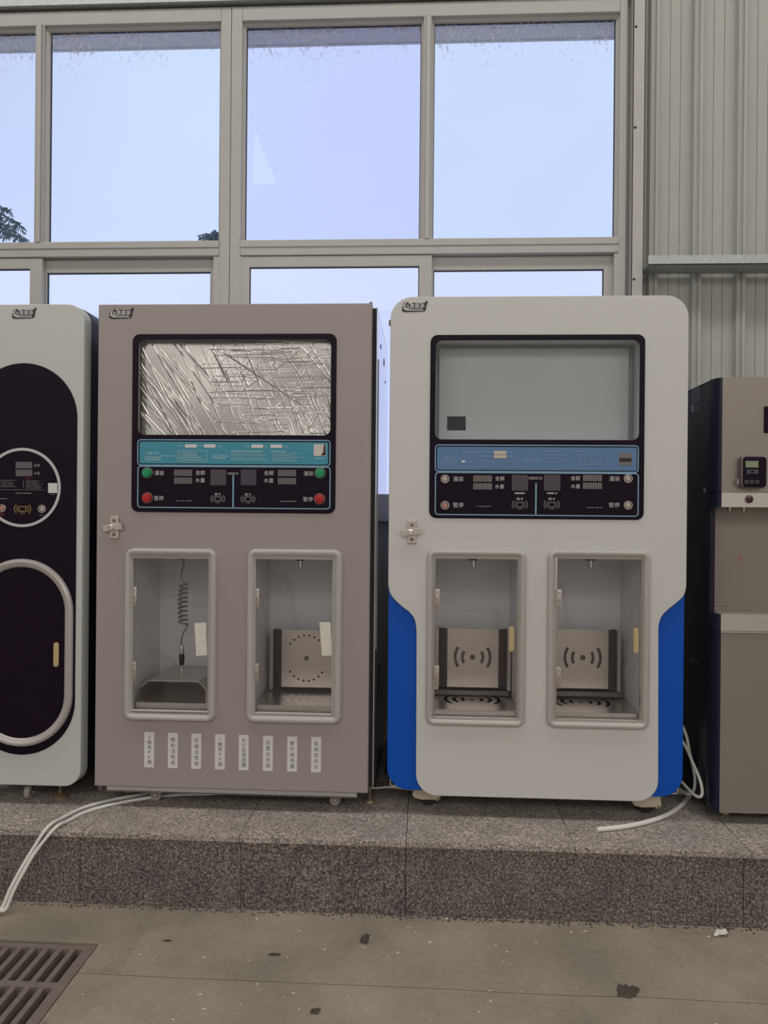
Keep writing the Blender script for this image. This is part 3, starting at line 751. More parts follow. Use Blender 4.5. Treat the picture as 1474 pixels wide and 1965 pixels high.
# smoked glass panel with the clear upper window
A = R4(254, 645, 641, 984)
pan = obj('control_panel', plate(rrect(*A, 14*PX, 6), [rrect(*ap, 13*PX, 6)], YF-.004, YF-.0002, .001), 'black_glass', g)
obj('window_pane', plate(rrect(ap[0]-.001, ap[1]+.001, ap[2]-.001, ap[3]+.001, 13*PX, 6), [], YF-.003, YF-.001), 'pane_clear', pan)
foil_sheet(g, ap[0]-.02, ap[1]+.02, ap[2]-.02, ap[3]+.02, YF+.034)
YG = YF-.0042
def banner(parent, o, i, m, Y=YG):
    outline('banner_outline', *o, 7, 2.2, Y, 'line_blue', parent)
    a, b, c, d = R4(*i, Y)
    return obj('banner', plate(rrect(a, b, c, d, 4*PX, 4), [], Y-.0006, Y), m, parent)
bn = banner(g, (263.5, 634.5, 843.5, 894.5), (268, 630, 848, 890.5), 'teal')
outline('panel_outline', 263.5, 634.5, 894.5, 976, 7, 2.2, YG, 'line_blue', g)
a, b, c, d = R4(446, 449, 912, 975, YG); obj('divider', box(a, b, YG-.0008, YG, c, d), 'line_blue', g)
YT = YG-.0012
def tx(s, x, y, px_, m, parent, Y=YT):
    q = at(x, y, Y); text(s, q.x, q.z, px_*PX*1.04, Y, m, parent)
for s, x, y, z in (('设备介绍', 292.5, 869.5, 6.2), ('及使用说明', 293, 878.3, 6.2), ('取水流程', 420.5, 875.3, 6.3), ('品类：', 348.5, 855.5, 4.2), ('价格：', 384.5, 855.5, 4.2), ('元/升', 421, 856, 4.2), ('品类：', 475, 856.5, 4.2), ('价格：', 511, 856.5, 4.2), ('元/升', 548.5, 856.8, 4.2)):
    tx(s, x, y, z, 'print_teal', bn)
for q in ((278, 308, 882, 883.2), (408, 433, 879, 880.2)): obj('underline', bars([R4(*q, YT)], YT, YT+.0004), 'print_teal', bn)
for x, y in ((312, 874.5), (437, 875.5)):
    q = at(x, y, YT); obj('arrow_mark', plate([(q.x-2.2*PX, q.z-1.8*PX), (q.x+2.2*PX, q.z), (q.x-2.2*PX, q.z+1.8*PX)], [], YT, YT+.0005), 'print_teal', bn)
for x0, x1, y0, y1 in ((355, 377.5, 852.5, 859), (391.5, 413.5, 852.5, 859), (482.5, 505, 853, 859.5), (519, 541.5, 853, 859.5)):
    obj('price_tag', plate(rrect(*R4(x0, x1, y0, y1, YT), 1.2*PX, 2), [], YT-.0004, YT+.0006), 'sticker', bn)
outline('text_box', 340.5, 398.5, 865, 886.5, 1, .7, YT, 'print_teal', bn)
fine_lines(bn, 343, 395, (868.5, 873, 877.5, 882), YT, 'print_teal', 18, 1.9, 2)
fine_lines(bn, 318, 335, (874.8,), YT, 'print_teal', 0, 1.9, 3)
fine_lines(bn, 443, 516, (866.2,), YT, 'print_teal', 45, 2.3, 4); fine_lines(bn, 443, 516, (870.5, 874, 878.5, 882.5), YT, 'print_teal', 22, 1.3, 5)
fine_lines(bn, 521, 588, (866.5,), YT, 'print_teal', 50, 2.3, 6); fine_lines(bn, 523, 588, (870.7, 874.2, 877.5, 881.3, 884.6), YT, 'print_teal', 40, 1.2, 7)
obj('banner_square', box(*R4(602, 625.5, 852.5, 875, YT)[:2], YT-.0004, YT+.0006, *R4(602, 625.5, 852.5, 875, YT)[2:]), 'steel', bn)  # grey square stands in for a clear cut-out showing the foil behind
q = R4(602, 625.5, 852.5, 875, YT)
obj('banner_square_shape', plate([(q[1]-9*PX, q[2]+1*PX), (q[1]-.5*PX, q[2]+1*PX), (q[1]-1*PX, q[3]-.5*PX), (q[1]-4*PX, q[3]-.5*PX), (q[1]-5*PX, q[2]+8*PX)], [], YT-.0008, YT-.0004), 'rubber', bn)
fine_lines(bn, 604, 624, (879.5,), YT, 'print_teal', 0, 1.8, 8)
for x, y, cap in ((282.5, 908, 'button_green'), (613.5, 908.5, 'button_green'), (282.5, 956, 'button_red'), (612.5, 958, 'button_red')):
    button(g, x+1, y-.5, 11.3, YG, cap, 'steel_dark', .016)
for s, x, y, z in (('灌装', 305.5, 907.5, 9.6), ('暂停', 305, 956, 9.6), ('金额', 384.5, 907, 9.4), ('水量', 384, 921.5, 9.4), ('扫码打水', 447.3, 908.7, 5.3), ('金额', 516, 907.5, 9.4), ('水量', 515.5, 922, 9.4), ('灌装', 592, 908.5, 9.6), ('暂停', 591, 958, 9.6), ('刷卡', 418, 948.5, 6.2), ('刷卡', 476, 949, 6.2)):
    tx(s, x, y, z, 'print_white', pan)
for r in ((334, 369, 901, 913.5), (334, 369, 916, 928.5), (533, 568.5, 901.5, 914), (533, 568.5, 917, 929.5)): digits(g, *r, YG)
for r, m in (((404, 434, 901, 931), 'scan_window'), ((462, 492, 901, 931), 'scan_window_b')):
    q = R4(*r, YG); obj('scan_window', box(q[0], q[1], YG-.0006, YG, q[2], q[3]), m, g)
card_icon(g, 418, 957.3, YG, 'print_dim'); card_icon(g, 476, 957.8, YG, 'print_dim')
fine_lines(pan, 338, 369, (961,), YG, 'print_dim', 0, 1.6, 9); fine_lines(pan, 537, 569, (962,), YG, 'print_dim', 0, 1.6, 10)
badge(g, 233, 602)
latch(g, 220.5, 1012, 8)
HG1 = ((1126, 1164), (1269, 1308)); HG2 = ((1129, 1167), (1273, 1311))
window_door(g, *D1_, 'grey_frame', HG1); window_door(g, *D2_, 'grey_frame', HG2)
ZFL = fz(330, 1357)
for op in (opA, opB): compartment(g, op, 3.12, ZFL)
def tape(parent, pts):
    P = [at(x, y, YF-.0005) for x, y in pts]
    return obj('paper_tape', plate([(p.x, p.z) for p in P], [], YF-.0014, YF+.0016), 'paper', parent)
tape(g, [(373, 1195.5), (396, 1195), (395.5, 1215), (398, 1257), (376.5, 1258.5), (375, 1225)])
tape(g, [(613, 1194), (634.5, 1194), (635.5, 1222), (640, 1258), (618, 1258), (615.5, 1225)])
# left bay: steel stand, coiled hose and filling nozzle
def tray(parent, op, zt, yb, holes, name='drip_tray', m='steel'):
    a, b = op[0]-.008, op[1]+.008; y0 = YF+.024
    t = obj(name, lay_flat(plate([(a, yb), (b, yb), (b, y0), (a, y0)], holes, 0, .002), 0, zt), m, parent)
    obj('tray_lip', box(a, b, y0-.001, y0+.001, zt-.022, zt+.0005), m, t)
    obj('tray_well', box(a, b, y0+.001, yb, zt-.0225, zt-.020), 'rubber', t)
    return t
zt1 = fz(330, 1352)
tray(g, opA, zt1, 3.115, [])
ys = YF+.05; sa, sb = at(266, 1330, ys).x, at(397, 1330, ys).x; zs = at(340, 1306, ys).z; zk = at(267, 1321, ys).z
ca, cb = at(285, 1306, ys).x, at(382, 1306, ys).x; t_ = .004
st = loft([[(x, yy, z) for x, z in ((sa, zt1+.001), (sa, zk), (ca, zs), (cb, zs), (sb, zk), (sb, zt1+.001),
           (sb-t_, zt1+.001), (sb-t_, zk-.001), (cb-.001, zs-t_), (ca+.001, zs-t_), (sa+t_, zk-.001), (sa+t_, zt1+.001))] for yy in (ys, 3.10)])
obj('bottle_stand', st, 'steel', g)
hz = fz(351, 1074); yh = 2.95
hp = lambda x, y: at(x, y, yh)
obj('hose_inlet', box(hp(345, 1072).x, hp(356, 1072).x, yh-.02, yh+.02, opA[3]-.016, opA[3]+.008), 'rubber', g)
cpts = [Vector((hp(353, 1070).x, yh, opA[3]+.004)), hp(352, 1085), hp(348, 1100), hp(349, 1112), hp(355, 1120)]
c0, c1 = hp(353, 1121), hp(352, 1198); NT = 9
for i in range(NT*10+1):
    t = i/(NT*10); a_ = 2*PI*NT*t+.5; w = .5+.5*math.sin(t*PI)
    cpts.append(c0.lerp(c1, t)+Vector((-.004*math.sin(t*PI)+.0165*math.cos(a_), .0165*math.sin(a_), 0)))
coil = smooth_path(cpts[:5], 4)[:-1]+cpts[5:]+smooth_path([cpts[-1], hp(357, 1206), hp(351, 1217), hp(348, 1230), hp(348.5, 1240)], 5)[1:]
obj('coiled_hose', tube(coil, .0037, 8), 'coil_grey', g, True)
n0 = hp(349, 1238)
nz_ = obj('filling_nozzle', lathe([(.004, .0), (.007, -.006), (.0085, -.02), (.0085, -.034)], n0, 'z', 14), 'steel', g, True)
obj('nozzle_grip', lathe([(.0092, -.034), (.0105, -.05), (.0095, -.066), (.007, -.078)], n0, 'z', 14), 'rubber', nz_, True)
obj('nozzle_tip', lathe([(.0065, -.078), (.0065, -.086), (.004, -.088), (.0035, -.108)], n0, 'z', 12), 'chrome', nz_, True)
# right bay: perforated tray and folded steel back rest with a ring of holes
zt2 = fz(560, 1357)
hl = []; cxB = (opB[0]+opB[1])/2
for i in range(9):
    for j in range(6):
        hl.append(circ(opB[0]+.025+i*(opB[1]-opB[0]-.05)/8+(.012 if j % 2 else 0), YF+.05+j*.042, .0045, 6))
tray(g, opB, zt2, 3.10, hl)
yp = 3.02
def backrest(parent, x0, x1, z0, z1, yp, holes, side):
    """folded steel plate, returns bent forward and back on its sides"""
    pl = obj('steel_backrest', plate([(x0, z0), (x1, z0), (x1, z1), (x0, z1)], holes, yp, yp+.002), 'steel', parent)
    for s, xx in side:
        w = .034
        obj('side_flange', loft([[(xx, yp, z), (xx+s*w, yp+.025, z), (xx+s*w, yp+.027, z), (xx, yp+.002, z)] for z in (z0, z1)]), 'steel_dark', pl)
        obj('flange_lip', box(min(xx+s*w, xx+s*(w+.014)), max(xx+s*w, xx+s*(w+.014)), yp+.0, yp+.026, z0-.01, z1-.004), 'steel', pl)
    return pl
q = [at(541, 1208, yp), at(640, 1320, yp)]
hs = []
ccx, ccz = at(588, 1263, yp).x, at(588, 1263, yp).z
for i in range(24):
    t = 2*PI*i/24+.13
    if abs(math.sin(t)) < .45: continue
    hs.append(circ(ccx+.080*math.cos(t), ccz+.090*math.sin(t), .0042, 8))
hs.append(circ(ccx, ccz, .009, 12))
backrest(g, q[0].x, opB[1]+.03, q[1].z, q[0].z, yp, hs, ((-1, q[0].x),))
obj('slot_shade', box(q[0].x+.005, opB[1]+.005, yp+.006, yp+.008, q[1].z+.01, q[0].z-.005), 'rubber', g)  # dark sheet added as the shade behind the holes
obj('fixing_screw', lathe([(.0075, 0), (.0075, -.003), (.003, -.005)], (ccx, yp, ccz), 'y', 14), 'steel_dark', g)
def spout(parent, px_, py_, op):
    p = at(px_, py_, 2.95)
    o = obj('spout', lathe([(.011, .012), (.011, -.012), (.008, -.014), (.008, -.040), (.0055, -.043)], (p.x, 2.95, op[3]-.004), 'z', 16), 'chrome', parent, True)
    obj('spout_mount', box(p.x-.018, p.x+.013, 2.935, 2.965, op[3]-.018, op[3]+.009), 'rubber', o)
spout(g, 577, 1076, opB)
# eight white filter stickers with upright characters
for s, x0, y0 in (('5微米PP棉', 277, 1405), ('颗粒活性炭', 322.3, 1406.3), ('压缩活性炭', 367.3, 1407.8), ('1微米PP棉', 412.8, 1409), ('RO反渗透膜', 458.3, 1410.3), ('后置活性炭', 504.8, 1411.7), ('紫外线杀菌', 551.3, 1413), ('现制现饮水', 597.2, 1414.3)):
    q = R4(x0, x0+18.8, y0, y0+67.5)
    stk = obj('filter_sticker', box(q[0], q[1], YF-.0008, YF, q[2], q[3]), 'sticker', g)
    n = len(s); h = 57.0/n if n > 5 else 11.0; y = y0+67.5/2-(n-1)/2*h+ (1.5 if n == 5 else 0)
    for k, ch in enumerate(s): tx(ch, x0+9.6, y+k*h, 8.8, 'ink', stk, YF-.0013)
flush_text()

# ------------------------------------------------------------------ 2. white and blue vending machine
wz0, wz1 = .331, 2.124; wx0, wx1 = -.127, .930
wm = thing('water_vending_machine', 'white and blue water vending machine with rounded corners and steel push buttons', 'vending machine', ((wx0+wx1)/2, 3.15, STEP))
E1 = (817.5, 1009, 1054.5, 1393, 833, 993, 1071, 1378); E2 = (1049, 1246.5, 1055, 1398, 1066.5, 1230.5, 1071.5, 1382)
oA, oB = R4(*E1[4:]), R4(*E2[4:])
wap = R4(835.5, 1227, 653, 844)
lx, rx = fx(799.3, 1380), fx(1265, 1380)
z_a, z_b, z_c = fz(760, 1128), fz(1030, 1163), fz(1030, 1205)
def arcp(cx, cz, r, a0, a1, n=8): return [(cx+r*math.cos(math.radians(a0+(a1-a0)*i/n)), cz+r*math.sin(math.radians(a0+(a1-a0)*i/n))) for i in range(n+1)]
def bez(p0, p1, p2, n=8): return [((1-t)**2*p0[0]+2*t*(1-t)*p1[0]+t*t*p2[0], (1-t)**2*p0[1]+2*t*(1-t)*p1[1]+t*t*p2[1]) for t in [i/n for i in range(n+1)]]
rt = 42*PX; rb2 = 40*PX
zs0 = fz(1030, 1120); zs1 = fz(1030, 1150); zs2 = fz(1030, 1178); zs3 = fz(1030, 1215)
tapL = (lx-wx0)
wb0 = fz(1030, 1533)
S = arcp(wx1-rt, wz1-rt, rt, 0, 90)+arcp(wx0+rt, wz1-rt, rt, 90, 180)
def curve2(pp):
    return [(v.x, v.z) for v in smooth_path([at(x, y, YF) for x, y in pp], 5)]
LC = curve2([(749.7, 1112), (749.8, 1127), (755, 1144), (771.5, 1162), (788, 1175.5), (796.3, 1188), (799.2, 1203), (799.4, 1222)])
RC = curve2([(1264.2, 1222), (1264.2, 1203), (1268.5, 1186), (1278, 1173.5), (1294, 1160), (1310, 1145), (1315.3, 1129), (1315.8, 1112)])
n_ = len(LC)-1; dl, dr_ = wx0-LC[0][0], wx1-RC[-1][0]
LC = [(x+dl*(1-i/n_), z) for i, (x, z) in enumerate(LC)]; n_ = len(RC)-1; RC = [(x+dr_*(i/n_), z) for i, (x, z) in enumerate(RC)]
S += [(wx0, LC[0][1]+.02)]+LC+arcp(lx+rb2, wb0+rb2, rb2, 180, 270)+arcp(rx-rb2, wb0+rb2, rb2, 270, 360)+RC+[(wx1, RC[-1][1]+.02)]
obj('front_panel', plate(S, [rr_hole(oA), rr_hole(oB), rrect(wap[0]-.003, wap[1]+.003, wap[2]-.003, wap[3]+.003, .02, 4)], YF, YF+.016, .004), 'white_paint', wm)
bl0 = fz(1030, 1526)
zbt = fz(1030, 1112); ub, ut = min(oA[2], oB[2])-.03, zbt; r_ = 42*PX
bp = arcp(wx0+.001+r_, bl0+r_, r_, 180, 270)+arcp(wx1-.001-r_, bl0+r_, r_, 270, 360)+[(wx1-.001, ut), (oB[1]+.03, ut), (oB[1]+.03, ub), (oA[0]-.03, ub), (oA[0]-.03, ut), (wx0+.001, ut)]
obj('blue_panel', plate(bp, [], YF+.0165, YF+.034, .003), 'blue_paint', wm)
cx0, cx1 = wx0+.012, wx1-.012
obj('cabinet', join(box(cx0, cx0+.003, YF+.035, YB, .345, wz1-.03), box(cx1-.003, cx1, YF+.035, YB, .345, wz1-.03), box(cx0, cx1, YB, YB+.003, .345, wz1-.03), box(cx0, cx1, YF+.02, YB, wz1-.033, wz1-.03), box(cx0, cx1, YF+.035, YB, .345, .348)), 'side_white', wm)
obj('hinge_pin', lathe([(.005, -.010), (.005, .010)], (wx0-.002, YF+.024, fz(748, 617)), 'z', 10), 'steel_dark', wm)
obj('base_tray', loft([[(x, YF+.05, z), (x, YB-.02, z), (x, YB-.02, .344), (x, YF+.05, .344)] for x, z in ((wx0+.10, .33), (wx0+.25, .318), (wx0+.6, .320), (wx1-.25, .322), (wx1-.10, .33))]), 'grey_frame', wm)
def big_caster(parent, x, y, sx):
    r = .034; zc = STEP+r-.002
    w = obj('caster', lathe([(.010, -.016), (r*.9, -.016), (r, -.010), (r, .010), (r*.9, .016), (.010, .016)], (x, y+.02, zc-.002+.004), 'x' if False else 'y', 24), 'rubber', parent, True)
    pts = [(x-.052, zc+.028), (x-.056, zc+.012), (x-.048, zc+.000), (x-.020, zc-.006), (x+.026, zc-.004), (x+.036, zc-.010), (x+.046, zc-.006), (x+.050, zc+.006), (x+.046, zc+.040), (x-.02, zc+.044)]
    obj('caster_cover', plate(pts, [], y-.012, y+.0035, .005), 'cream_plastic', w, True)
    obj('axle', lathe([(.005, 0), (.005, -.004), (.002, -.006)], (x+.040, y-.012, zc+.000), 'y', 12), 'brass', w)
    obj('mount', box(x-.04, x+.04, y-.01, y+.06, zc+.040, .333), 'cream_plastic', w)
for px_, py_ in ((820, 1549), (1243, 1564)):
    p = on(px_, py_, STEP); big_caster(wm, p.x, p.y+.01, 1)
for xx in (wx0+.14, wx1-.14): big_caster(wm, xx, YB-.12, 1)
A = R4(825, 1236.5, 642.5, 996)
wp = obj('control_panel', plate(rrect(*A, 14*PX, 6), [rrect(*wap, 13*PX, 6)], YF-.004, YF-.0002, .001), 'black_glass', wm)
obj('window_pane', plate(rrect(wap[0]-.001, wap[1]+.001, wap[2]-.001, wap[3]+.001, 13*PX, 6), [], YF-.003, YF-.001), 'pane_clear', wp)
# shallow white light box behind the upper window
ib = YF+.10
obj('lightbox', join(box(wap[0]-.016, wap[0]-.013, YF+.017, ib+.03, wap[2]-.02, wap[3]+.02), box(wap[1]+.008, wap[1]+.011, YF+.017, ib+.03, wap[2]-.02, wap[3]+.02),
                     box(wap[0]-.016, wap[1]+.011, YF+.017, ib+.03, wap[3]+.006, wap[3]+.009), box(wap[0]-.016, wap[1]+.011, YF+.017, ib+.03, wap[2]-.012, wap[2]-.009), box(wap[0]-.016, wap[1]+.011, ib+.03, ib+.033, wap[2]-.02, wap[3]+.02)), 'cabinet_back', wm)
bp0, bp1 = at(842, 845, ib), at(1207, 669, ib)
sq = [at(858, 826, ib), at(894, 799, ib)]
obj('back_panel', plate([(bp0.x, wap[2]-.008), (bp1.x, wap[2]-.008), (bp1.x, bp1.z), (bp0.x, bp1.z)], [[(sq[0].x, sq[0].z), (sq[1].x, sq[0].z), (sq[1].x, sq[1].z), (sq[0].x, sq[1].z)]], ib, ib+.003), 'cabinet_back', wm)
obj('cable_opening', box(sq[0].x-.002, sq[1].x+.002, ib+.004, ib+.006, sq[0].z-.002, sq[1].z+.002), 'rubber', wm)
bn2 = banner(wm, (834.5, 1226, 853.5, 906.5), (839, 1222, 858, 902.5), 'banner_blue')
outline('panel_outline', 834.5, 1226, 906.5, 990, 7, 2.2, YG, 'line_blue', wm)
a, b, c, d = R4(1027, 1030, 927, 989, YG); obj('divider', box(a, b, YG-.0008, YG, c, d), 'line_blue', wm)
mat('print_blue', (.24, .38, .58), .5)
for s, x, y, z in (('设备介绍', 861.5, 877.5, 6.2), ('及使用说明', 862, 885.5, 6.2), ('取水流程', 1020, 880.5, 6.3)): tx(s, x, y, z, 'print_blue', bn2)
for q in ((848, 874, 890.3, 891.3), (1008, 1033, 885, 886)): obj('underline', bars([R4(*q, YT)], YT, YT+.0004), 'print_blue', bn2)
for x, y in ((882, 880), (1037, 880.5)):
    q = at(x, y, YT); obj('arrow_mark', plate([(q.x-2*PX, q.z-1.7*PX), (q.x+2*PX, q.z), (q.x-2*PX, q.z+1.7*PX)], [], YT, YT+.0005), 'print_blue', bn2)
fine_lines(bn2, 886, 921, (868,), YT, 'print_blue', 0, 2, 11); fine_lines(bn2, 926, 946, (868, 875.5), YT, 'print_blue', 0, 2, 12); fine_lines(bn2, 976, 984, (868, 875.8), YT, 'print_blue', 0, 2, 13)
for y in (868.5, 876): obj('price_tag', box(*R4(948, 972, y-3.2, y+3.2, YT)[:2], YT-.0004, YT+.0006, *R4(948, 972, y-3.2, y+3.2, YT)[2:]), 'cream_plastic', bn2)
obj('price_tag', box(*R4(885.5, 893, 883.5, 887.5, YT)[:2], YT-.0004, YT+.0006, *R4(885.5, 893, 883.5, 887.5, YT)[2:]), 'sticker', bn2)
fine_lines(bn2, 895, 908, (885.6,), YT, 'print_blue', 0, 1.7, 30)
outline('text_box', 913, 953, 884, 897, 1, .6, YT, 'print_blue', bn2); outline('text_box', 957, 996, 884, 897, 1, .6, YT, 'print_blue', bn2)
fine_lines(bn2, 915, 951, (886.5, 890.5, 894.5), YT, 'print_blue', 6, 1.2, 14); fine_lines(bn2, 959, 995, (886.5, 890.5), YT, 'print_blue', 6, 1.2, 15)
fine_lines(bn2, 1044, 1070, (866.5,), YT, 'print_blue', 0, 2, 16); fine_lines(bn2, 1046, 1102, (873.5, 878, 882.5, 887), YT, 'print_blue', 26, 1.2, 17)
fine_lines(bn2, 1108, 1126, (866.5,), YT, 'print_blue', 0, 2, 18); fine_lines(bn2, 1112, 1180, (873.5, 878, 882.5, 887, 891), YT, 'print_blue', 40, 1.2, 19)
q = R4(1188.5, 1212, 869, 893, YT)
obj('banner_square', box(q[0], q[1], YT-.0004, YT+.0006, q[2], q[3]), 'steel_dark', bn2)
obj('banner_square_shape', box(q[0], q[1], YT-.0007, YT-.0004, q[2]+.013, q[2]+.026), 'rubber', bn2)
for x, y, cap in ((854, 919, 'button_cap'), (1205, 918.5, 'button_cap'), (854, 969.5, 'button_cap_red'), (1205, 969.5, 'button_cap')):
    button(wm, x, y, 8.6, YG, cap, 'chrome', .004)
for s, x, y, z in (('灌装', 879.5, 919, 10), ('暂停', 879.5, 969, 10), ('金额', 959.3, 918, 8.8), ('水量', 958.8, 933.5, 8.8), ('扫码打水', 1028, 917.5, 6.3), ('金额', 1104.5, 917.5, 8.8), ('水量', 1104.5, 933, 8.8), ('灌装', 1179.3, 918.5, 10), ('暂停', 1178.8, 969, 10), ('刷卡', 997.7, 957.5, 6.4), ('刷卡', 1059, 957.5, 6.4)):
    tx(s, x, y, z, 'print_white', wp)
for r in ((908, 944.5, 912, 924.5), (908, 944.5, 927, 939.5), (1118.5, 1155.5, 911, 923.5), (1118.5, 1155.5, 926, 938.5)): digits(wm, *r, YG, 'seg_lit')
for r, m in (((982.5, 1013.5, 911.5, 941.5), 'scan_window'), ((1044, 1075.5, 911, 941.5), 'scan_window')):
    q = R4(*r, YG); obj('scan_window', box(q[0], q[1], YG-.0006, YG, q[2], q[3]), m, wm)
fine_lines(wp, 988, 1007, (946.5,), YG, 'print_white', 0, 3, 20); fine_lines(wp, 1050, 1069, (946.5,), YG, 'print_white', 0, 3, 21)
card_icon(wm, 997.7, 968.5, YG, 'print_dim', big=1.08); card_icon(wm, 1059, 968.5, YG, 'print_dim', big=1.08)
fine_lines(wp, 914, 942, (971.5,), YG, 'print_dim', 0, 1.4, 22); fine_lines(wp, 1125, 1156, (974,), YG, 'print_dim', 0, 1.4, 23)
badge(wm, 796, 589)
latch(wm, 790.5, 1021, 8)
HW = ((1130, 1169), (1277, 1317))
window_door(wm, *E1, 'silver_frame', HW); window_door(wm, *E2, 'silver_frame', ((1131, 1172), (1280, 1321)))
for op in (oA, oB): compartment(wm, op, 3.12, fz(910, 1370))
for x0, x1, y0, y1 in ((977, 987, 1201.5, 1250.5), (1216, 1225.5, 1204.5, 1253.5)):
    q = R4(x0, x1, y0, y1); obj('pull_strip', plate(rrect(*q, (q[1]-q[0])*.49, 5), [], YF-.0035, YF+.0015, .001), 'tan_plastic', wm, True)
zt3 = fz(910, 1366)
for op, (bx0, bx1, by0, by1), (scx, scy) in ((oA, (859, 956, 1206, 1320), (907, 1261)), (oB, (1060, 1167, 1207, 1322), (1118, 1262))):
    cxo = at(scx, 1350, 2.93).x; cy = 2.965; hl = []
    hl.append(slot_arc(cxo, cy, .012, 0, 359, .007, 14))
    hl = [circ(cxo, cy, .011, 12)]
    for r in (.038, .070, .102): hl += [slot_arc(cxo, cy, r, -40, 40, .013), slot_arc(cxo, cy, r, 140, 220, .013)]
    tray(wm, op, zt3, 3.10, hl)
    q = [at(bx0, by0, yp), at(bx1, by1, yp)]; c_ = at(scx, scy, yp)
    hs = [circ(c_.x, c_.z, .0105, 14)]
    for r, w in ((.040, .011), (.068, .011)): hs += [slot_arc(c_.x, c_.z, r, -34, 34, w), slot_arc(c_.x, c_.z, r, 146, 214, w)]
    b_ = backrest(wm, q[0].x, q[1].x, q[1].z, q[0].z, yp, hs, ((-1, q[0].x), (1, q[1].x)))
    obj('slot_shade', box(q[0].x+.01, q[1].x-.01, yp+.012, yp+.014, q[1].z+.02, q[0].z-.02), 'steel_dark', b_)  # dark sheet put in for the shade inside the slots
    obj('tray_rail', box(op[0]+.004, op[1]-.004, yp-.004, yp+.04, q[1].z-.03, q[1].z-.012), 'steel_dark', b_)
spout(wm, 909, 1075, oA); spout(wm, 1134, 1076, oB)
flush_text()

# ------------------------------------------------------------------ 3. narrow white machine with the black oval front
lcx = -1.482; lhw = .222; lz0, lz1 = .327, 2.10
lm = thing('water_vending_machine', 'narrow white machine with a tall black oval front and round dial at the left edge', 'vending machine', (lcx, 3.1, STEP))
rr_ = .062
lp = rrect(lcx-lhw, lcx+lhw, lz0, lz1, rr_, 8)
def inset(q): return [(x, z) for x, z in rrect(lcx-lhw+q, lcx+lhw-q, lz0+q, lz1-q, rr_-q*.7, 8)]
obj('front_panel', loft([[(x, YF, z) for x, z in lp], [(x, YF-.0001, z) for x, z in inset(.0)], [(x, YF+.002, z) for x, z in rrect(lcx-lhw-.003, lcx+lhw+.003, lz0-.003, lz1+.003, rr_, 8)],
                         [(x, YF+.055, z) for x, z in rrect(lcx-lhw-.006, lcx+lhw+.006, lz0-.004, lz1+.004, rr_, 8)]]), 'left_white', lm, True)
obj('cabinet', loft([[(x, y, z) for x, z in rrect(lcx-lhw-.004, lcx+lhw+.004, lz0, lz1+.002, .05, 6)] for y in (YF+.060, 3.50)]), 'dark_side', lm, True)
obj('cabinet_seam', loft([[(x, y, z) for x, z in rrect(lcx-lhw+.004, lcx+lhw-.004, lz0+.006, lz1-.004, .05, 6)] for y in (YF+.055, YF+.060)]), 'rubber', lm)
ohw = (fx(146.5, 1050)-lcx); oz1 = fz(43, 697); oz0 = fz(43, 1448)
obj('black_front', plate(rrect(lcx-ohw, lcx+ohw, oz0, oz1, ohw*.999, 14), [], YF-.003, YF-.0002, .001), 'black_glass', lm)
YL = YF-.0032
def ring2d(cx, cz, r1, r2, y0, y1, n=48): return plate(circ(cx, cz, r1, n), [circ(cx, cz, r2, n)], y0, y1)
dc = at(43.5, 935.5, YF)
obj('dial_ring', ring2d(dc.x, dc.z, 78*PX, 72.5*PX, YL-.002, YL), 'print_white', lm)
digits(lm, 30, 62, 886, 899, YL); digits(lm, 30, 62, 901, 914, YL)
lmp = lm.children[0]
for ch in lm.children:
    if ch.name.startswith('black_front'): lmp = ch
YT2 = YL-.0006
for s, x, y in (('金额', 71, 893), ('水量', 70.5, 908)): tx(s, x, y, 6.2, 'print_dim', lmp, YT2)
fine_lines(lmp, -32, 40, (921.5, 925, 928, 931, 934), YL, 'print_dim', 18, .8, 40); fine_lines(lmp, 50, 85, (922.5, 925.5, 928.5, 931.5, 934.5, 937), YL, 'print_dim', 14, .8, 41)
fine_lines(lmp, 48, 58, (918.3,), YL, 'print_red', 0, 1.4, 42); fine_lines(lmp, 30, 61, (946.5,), YL, 'print_dim', 0, 1.6, 43); fine_lines(lmp, -20, 16, (957,), YL, 'print_dim', 0, 1.4, 44)
obj('rule_line', bars([R4(45, 45.5, 921, 936, YL), R4(-20, 85, 939.6, 940.1, YL)], YL-.0006, YL), 'print_dim', lmp)
q = R4(92.5, 110, 927, 946, YL); obj('paper_label', box(q[0], q[1], YL-.0008, YL, q[2], q[3]), 'sticker', lmp)
fine_lines(lmp, 97, 105, (949,), YL, 'print_dim', 0, 1, 45)
card_icon(lm, 43.5, 976.5, YL, 'print_yellow', big=1.22)
button(lm, 5, 975.5, 8.2, YL, 'button_cap_red', 'chrome', .004); button(lm, 81.5, 976.5, 8.2, YL, 'button_cap', 'chrome', .004)
fine_lines(lmp, -2, 9, (987.5,), YL, 'print_red', 0, 2.5, 46); fine_lines(lmp, 76, 88, (988.5,), YL, 'print_green', 0, 2.5, 47)
